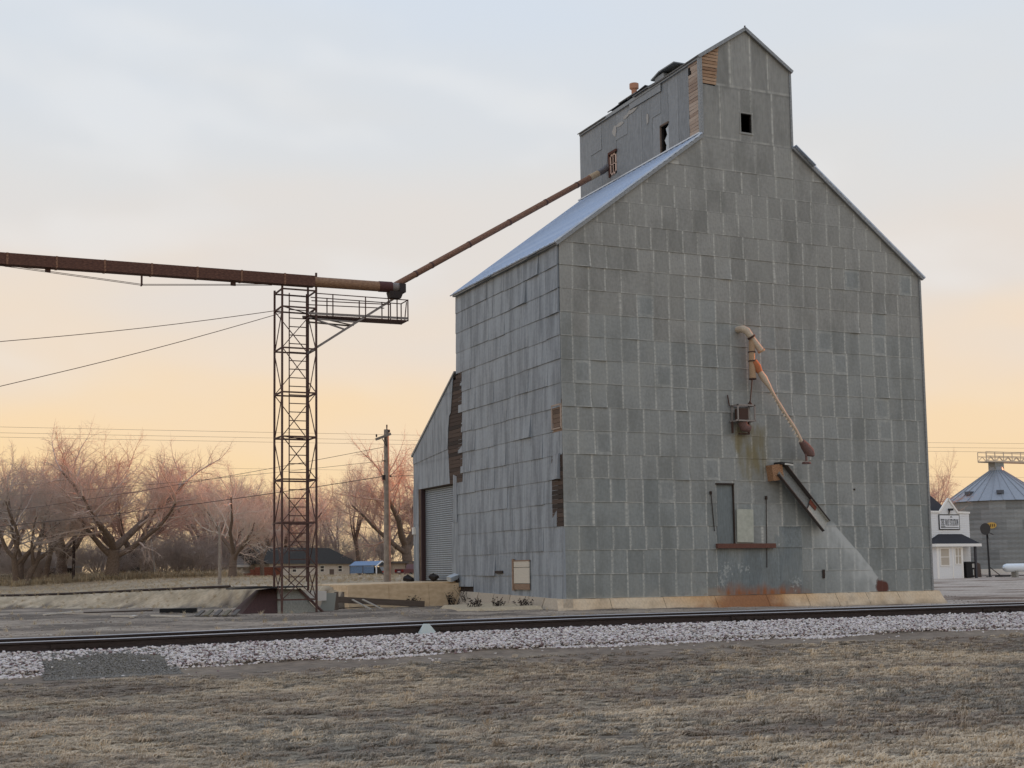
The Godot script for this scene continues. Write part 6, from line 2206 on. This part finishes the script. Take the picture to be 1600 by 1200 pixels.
func make_tree(called: String, label: String, seed_: int, opt: Dictionary, bark: Material, twig: Material, group: String) -> Node3D:
	tree_r.seed = seed_
	trunk_g = G.new()
	twig_g = G.new()
	for k in opt.get("stems", 1):
		var o := Vector3.ZERO
		var d := Vector3(tree_r.randf_range(-0.1, 0.1), 1, tree_r.randf_range(-0.1, 0.1))
		if opt.get("stems", 1) > 1:
			var a: float = TAU * k / opt.stems + 0.5
			o = Vector3(cos(a), 0, sin(a)) * opt.r * 0.8
			d = Vector3(cos(a) * 0.3, 1, sin(a) * 0.3)
		grow(o + Vector3(0, -0.25, 0), d.normalized(), opt.trunk, opt.r, 0, opt)
	var t := thing(called, label, "tree", Vector3.ZERO, 0, group)
	obj("trunk", trunk_g, bark, t)
	obj("crown", twig_g, twig, t)
	return t

func trees() -> void:
	var bark := mottled(srgb(92, 78, 70), srgb(142, 124, 110), 0.05, Vector3(1.2, 0.6, 1.2), 0.95, 0, 0, 141)
	var twig := plain(srgb(196, 176, 162), 0.9)
	var twig_grey := plain(srgb(184, 172, 162), 0.9)
	var twig_red := plain(srgb(204, 170, 152), 0.9)
	var twig_pale := plain(srgb(206, 192, 178), 0.9)
	var big := {"trunk": 2.2, "r": 0.42, "forks": 5, "spread": 1.3, "limb": 5.6, "lift": 0.13, "k1": 10, "k2": 11, "k3": 13}
	var tall := {"trunk": 2.6, "r": 0.34, "forks": 4, "spread": 0.8, "limb": 5.2, "lift": 0.14, "k1": 10, "k2": 11, "k3": 13}
	var fork := {"trunk": 2.0, "r": 0.24, "forks": 3, "spread": 0.9, "limb": 4.4, "lift": 0.13, "k1": 8, "k2": 9, "k3": 11, "stems": 3}
	var slim := {"trunk": 2.2, "r": 0.20, "forks": 4, "spread": 0.6, "limb": 4.2, "lift": 0.13, "k1": 9, "k2": 9, "k3": 11}
	var bush := {"trunk": 0.6, "r": 0.06, "forks": 4, "spread": 0.55, "limb": 2.2, "lift": 0.14, "k1": 6, "k2": 6, "k3": 4, "stems": 5}
	var grp := "bare trees beyond the street"
	# kind, x, z, height asked for, width factor, turn, label
	var list := [
		["a", -10.3, -47.5, 10.4, 1.15, 0.3, "biggest bare tree, wide crooked limbs and a pink-lit top, left of the tower"],
		["f", -16.0, -48.1, 8.9, 1.0, 0.0, "forked bare tree with three pale stems at the left edge"],
		["c", -12.4, -58.8, 10.6, 1.1, 1.0, "bare tree rising just left of and behind the biggest tree"],
		["a", -3.6, -41.2, 7.2, 0.95, 2.0, "dark round-crowned bare tree behind the short bare post"],
		["b", -18.6, -53.3, 9.2, 1.0, 2.6, "bare tree cut off by the left edge of the picture"],
		["b", 4.3, -85.6, 11.2, 1.0, 0.7, "far pink-topped bare tree rising behind the dark thicket"],
		["s", 0.7, -50.5, 6.8, 1.0, 0.5, "slim bare tree just left of the lattice tower"],
		["s", 11.4, -78.7, 9.3, 1.1, 1.5, "bare tree seen through the lattice tower"],
		["s", 18.7, -97.4, 9.4, 1.1, 2.2, "far thin bare tree right of the lattice tower"],
		["t", 17.8, -87.2, 9.2, 0.9, 3.0, "far bare tree above the dark-roofed building's right end"],
		["a", 15.0, -58.7, 11.8, 1.0, 4.0, "tall bare tree with pale trunk behind the utility pole"],
		["t", 13.5, -67.6, 10.0, 0.9, 5.0, "bare tree left of the utility pole with twisted limbs"],
		["s", 25.4, -95.3, 10.3, 1.2, 0.2, "far bare tree behind the maroon pickup"],
		["c", -15.1, -83.1, 10.7, 1.1, 1.1, "far bare tree behind the forked tree at the left"],
		["s", 0.4, -111.7, 9.8, 1.3, 1.9, "distant bare tree low behind the biggest tree's right limbs"],
		["s", 5.9, -110.7, 9.5, 1.3, 3.3, "distant bare tree low behind the thicket"],
		["b", 14.1, -114.1, 9.0, 1.2, 3.9, "distant bare tree just left of the tower on the skyline"],
		["s", 19.2, -112.8, 9.2, 1.3, 4.7, "distant bare tree just right of the tower on the skyline"],
		["t", -8.8, -102.7, 8.6, 1.3, 5.4, "distant bare tree low behind the left trunks"],
		["b", -21.0, -100.0, 9.0, 1.3, 0.9, "distant bare tree at the far left on the skyline"],
		["c", 66.3, -56.0, 11.6, 0.62, 0.4, "bare orange-lit tree between the elevator and the grain bin"],
		["b", 33.3, -92.3, 10.3, 1.0, 1.4, "bare tree hidden behind the drive shed"],
		["b", 30.0, -48.0, 8.2, 1.2, 0.9, "bare tree added for its shade, hidden behind the left half of the elevator, the nearer one"],  # this and the next three: unseen trees added to shade the far trees
		["a", 38.0, -54.0, 8.6, 1.2, 1.9, "wide bare tree added for its shade, hidden behind the middle of the elevator"],
		["b", 34.0, -64.0, 8.8, 1.3, 2.9, "bare tree added for its shade, hidden behind the elevator beside the wide one"],
		["b", 46.0, -46.0, 8.4, 1.3, 3.9, "bare tree added for its shade, hidden behind the right half of the elevator, the nearer one"],
		["c", -7.6, -56.5, 9.0, 1.1, 2.2, "bare tree filling in just right of and behind the biggest tree"],
		["t", -14.2, -52.0, 8.4, 1.2, 0.6, "upright bare tree between the forked tree and the biggest tree"],
		["c", -1.0, -60.0, 8.6, 1.1, 4.1, "bare tree behind the thicket, left of the short post"],
		["b", 3.2, -68.0, 8.8, 1.1, 5.2, "bare tree standing over the grey hipped house"],
		["c", 7.2, -72.0, 8.2, 1.2, 0.2, "bare tree behind the left end of the dark-roofed building"],
		["a", 44.0, -88.0, 10.5, 1.0, 2.4, "wide bare tree added for its shade, hidden behind the elevator"],  # from here on: unseen treeline added to keep low sun off lower trunks
		["b", 58.0, -84.0, 10.0, 1.1, 3.4, "bare tree added for its shade, hidden behind the elevator's right half"],
		["b", 96.0, -92.0, 11.0, 1.2, 4.4, "bare tree added for its shade behind the grain bin"],
		["a", 112.0, -70.0, 11.5, 1.2, 5.4, "wide bare tree added for its shade, off to the right of the grain bin"]]
	var src := {}
	var size := {}
	var wide := {"trunk": 1.9, "r": 0.36, "forks": 6, "spread": 1.1, "limb": 5.0, "lift": 0.17, "k1": 9, "k2": 11, "k3": 12}
	var thin := {"trunk": 3.0, "r": 0.2, "forks": 5, "spread": 0.42, "limb": 4.6, "lift": 0.16, "k1": 8, "k2": 9, "k3": 11}
	var opts := {"c": wide, "t": thin, "a": big, "b": tall, "f": fork, "s": slim}
	for q in list:
		var kind: String = q[0]
		var at := Vector3(q[1], ground_y(q[1], q[2]), q[2])
		var t: Node3D
		if not src.has(kind):
			t = make_tree("bare_tree", q[6], {"c": 57, "t": 64, "a": 5, "b": 12, "f": 23, "s": 31}[kind], opts[kind], bark, twig, grp)
			src[kind] = t
			var bx: AABB = (t.get_node("crown") as MeshInstance3D).mesh.get_aabb()
			size[kind] = bx.end.y
			t.position = at
			t.rotation.y = q[5]
		else:
			t = copy(src[kind], "bare_tree", q[6], at, q[5])
		var k3 := list.find(q) % 4
		if k3 > 0:
			(t.get_node("crown") as MeshInstance3D).material_override = [twig, twig_grey, twig_red, twig_pale][k3]
		var s: float = q[3] * 1.1 / size[kind]
		t.scale = Vector3(s * q[4], s, s * q[4])
	# brush: a dark thicket of thin stems under the trees, shrub by shrub
	var dark_twig := plain(srgb(172, 158, 148), 0.95)
	var first: Node3D = null
	var spots := [[-7.6, -49.5, 3.2], [-6.4, -50.6, 3.6], [-5.2, -51.8, 4.2], [-4.2, -50.4, 3.4], [-3.2, -53.0, 4.6], [-2.2, -55.5, 4.2], [-1.0, -57.0, 4.4], [-8.6, -53.0, 2.8], [-15.4, -55.0, 2.8], [-14.4, -53.6, 2.6], [20.0, -66.0, 4.0], [17.0, -70.0, 4.4], [14.0, -72.0, 4.2], [11.5, -72.0, 4.0], [22.5, -72.0, 4.6], [8.0, -72.5, 3.8], [4.5, -74.0, 3.6], [-22.5, -62.0, 3.4], [-20.0, -64.0, 3.0], [-17.5, -66.0, 3.2], [-15.0, -68.0, 3.0], [-12.5, -69.0, 3.4], [-10.5, -66.0, 3.0], [-8.6, -67.0, 3.6], [-6.5, -66.0, 3.4], [-4.0, -66.0, 3.8], [-1.5, -67.0, 3.6], [1.0, -70.0, 3.6], [25.5, -74.0, 4.2], [28.5, -78.0, 4.6], [0.0, -78.0, 4.4], [10.0, -84.0, 4.6], [-14.0, -78.0, 3.8], [-11.5, -80.0, 3.6], [-9.0, -78.0, 4.0], [-6.5, -82.0, 4.2], [-4.0, -84.0, 4.2], [-17.0, -80.0, 3.6], [-20.0, -78.0, 3.6], [2.0, -90.0, 4.6], [7.0, -94.0, 4.8], [21.0, -90.0, 4.8], [70.0, -62.0, 3.6], [73.5, -66.0, 3.4]]
	for k in spots.size():
		var q: Array = spots[k]
		var at := Vector3(q[0], ground_y(q[0], q[1]), q[1])
		var lab := "leafless grey shrub in the brush under the far trees"
		var t: Node3D
		if first == null:
			t = make_tree("bare_shrub", lab, 77, bush, dark_twig, dark_twig, "leafless shrubs under the trees")
			t.set_meta("category", "shrub")
			first = t
			size["bush"] = (t.get_node("crown") as MeshInstance3D).mesh.get_aabb().end.y
			t.position = at
		else:
			t = copy(first, "bare_shrub", lab, at, k * 1.7)
		var s: float = q[2] * rng.randf_range(0.75, 1.35) / size["bush"]
		var wd := rng.randf_range(0.9, 1.6)
		t.scale = Vector3(s * wd, s, s * wd)

# Added cedar row, out of view at right, blocking the low sun.
func sun_blocking_cedars() -> void:
	var leaf := plain(srgb(62, 72, 52), 0.95)
	leaf.vertex_color_use_as_albedo = true
	var g := G.new()
	var z := -118.0
	while z < 110.0:
		var h := rng.randf_range(10.5, 13.2)
		var x := 152.0 + rng.randf_range(-3.0, 3.0)
		var r := rng.randf_range(2.6, 3.4)
		var o := Vector3(x, ground_y(x, z) - 0.2, z)
		for k in 6:
			var f0 := k / 6.0
			var sh := rng.randf_range(0.8, 1.1)
			g.col = Color(sh, sh, sh)
			g.tube([o + Vector3(0, h * f0, 0), o + Vector3(rng.randf_range(-0.2, 0.2), h * (f0 + 0.22), 0)], [r * (1.05 - 0.9 * f0), r * (0.7 - 0.7 * f0) + 0.05], 9)
		for k in 260:
			var f := pow(rng.randf(), 1.3)
			var a := rng.randf() * TAU
			var rr := r * (1.05 - 0.95 * f) * rng.randf_range(0.85, 1.2)
			var p := o + Vector3(cos(a) * rr, h * f * 1.02, sin(a) * rr)
			var sh := rng.randf_range(0.6, 1.3)
			g.col = Color(sh, sh, sh)
			g.tri(p, p + Vector3(rng.randf_range(-0.5, 0.5), rng.randf_range(-0.5, 0.1), rng.randf_range(-0.5, 0.5)), p + Vector3(cos(a) * 0.5, rng.randf_range(-0.2, 0.4), sin(a) * 0.5))
		z += rng.randf_range(2.6, 3.4)
	tag(obj("added_cedar_row", g, leaf, self, "stuff"), "dense dark cedar row added out of view, far right of the grain bin, to block the low sun", "trees")

func _ready() -> void:
	rng.seed = 4242
	noise.seed = 3
	noise.frequency = 0.1
	noise2.seed = 8
	noise2.frequency = 0.1
	noise2.fractal_octaves = 4
	lights_and_camera()
	ground()
	elevator()
	tower()
	track()
	ballast()
	poles()
	street_right()
	street_left()
	trees()
	sun_blocking_cedars()
	yard()
	front_fittings()
	grass()
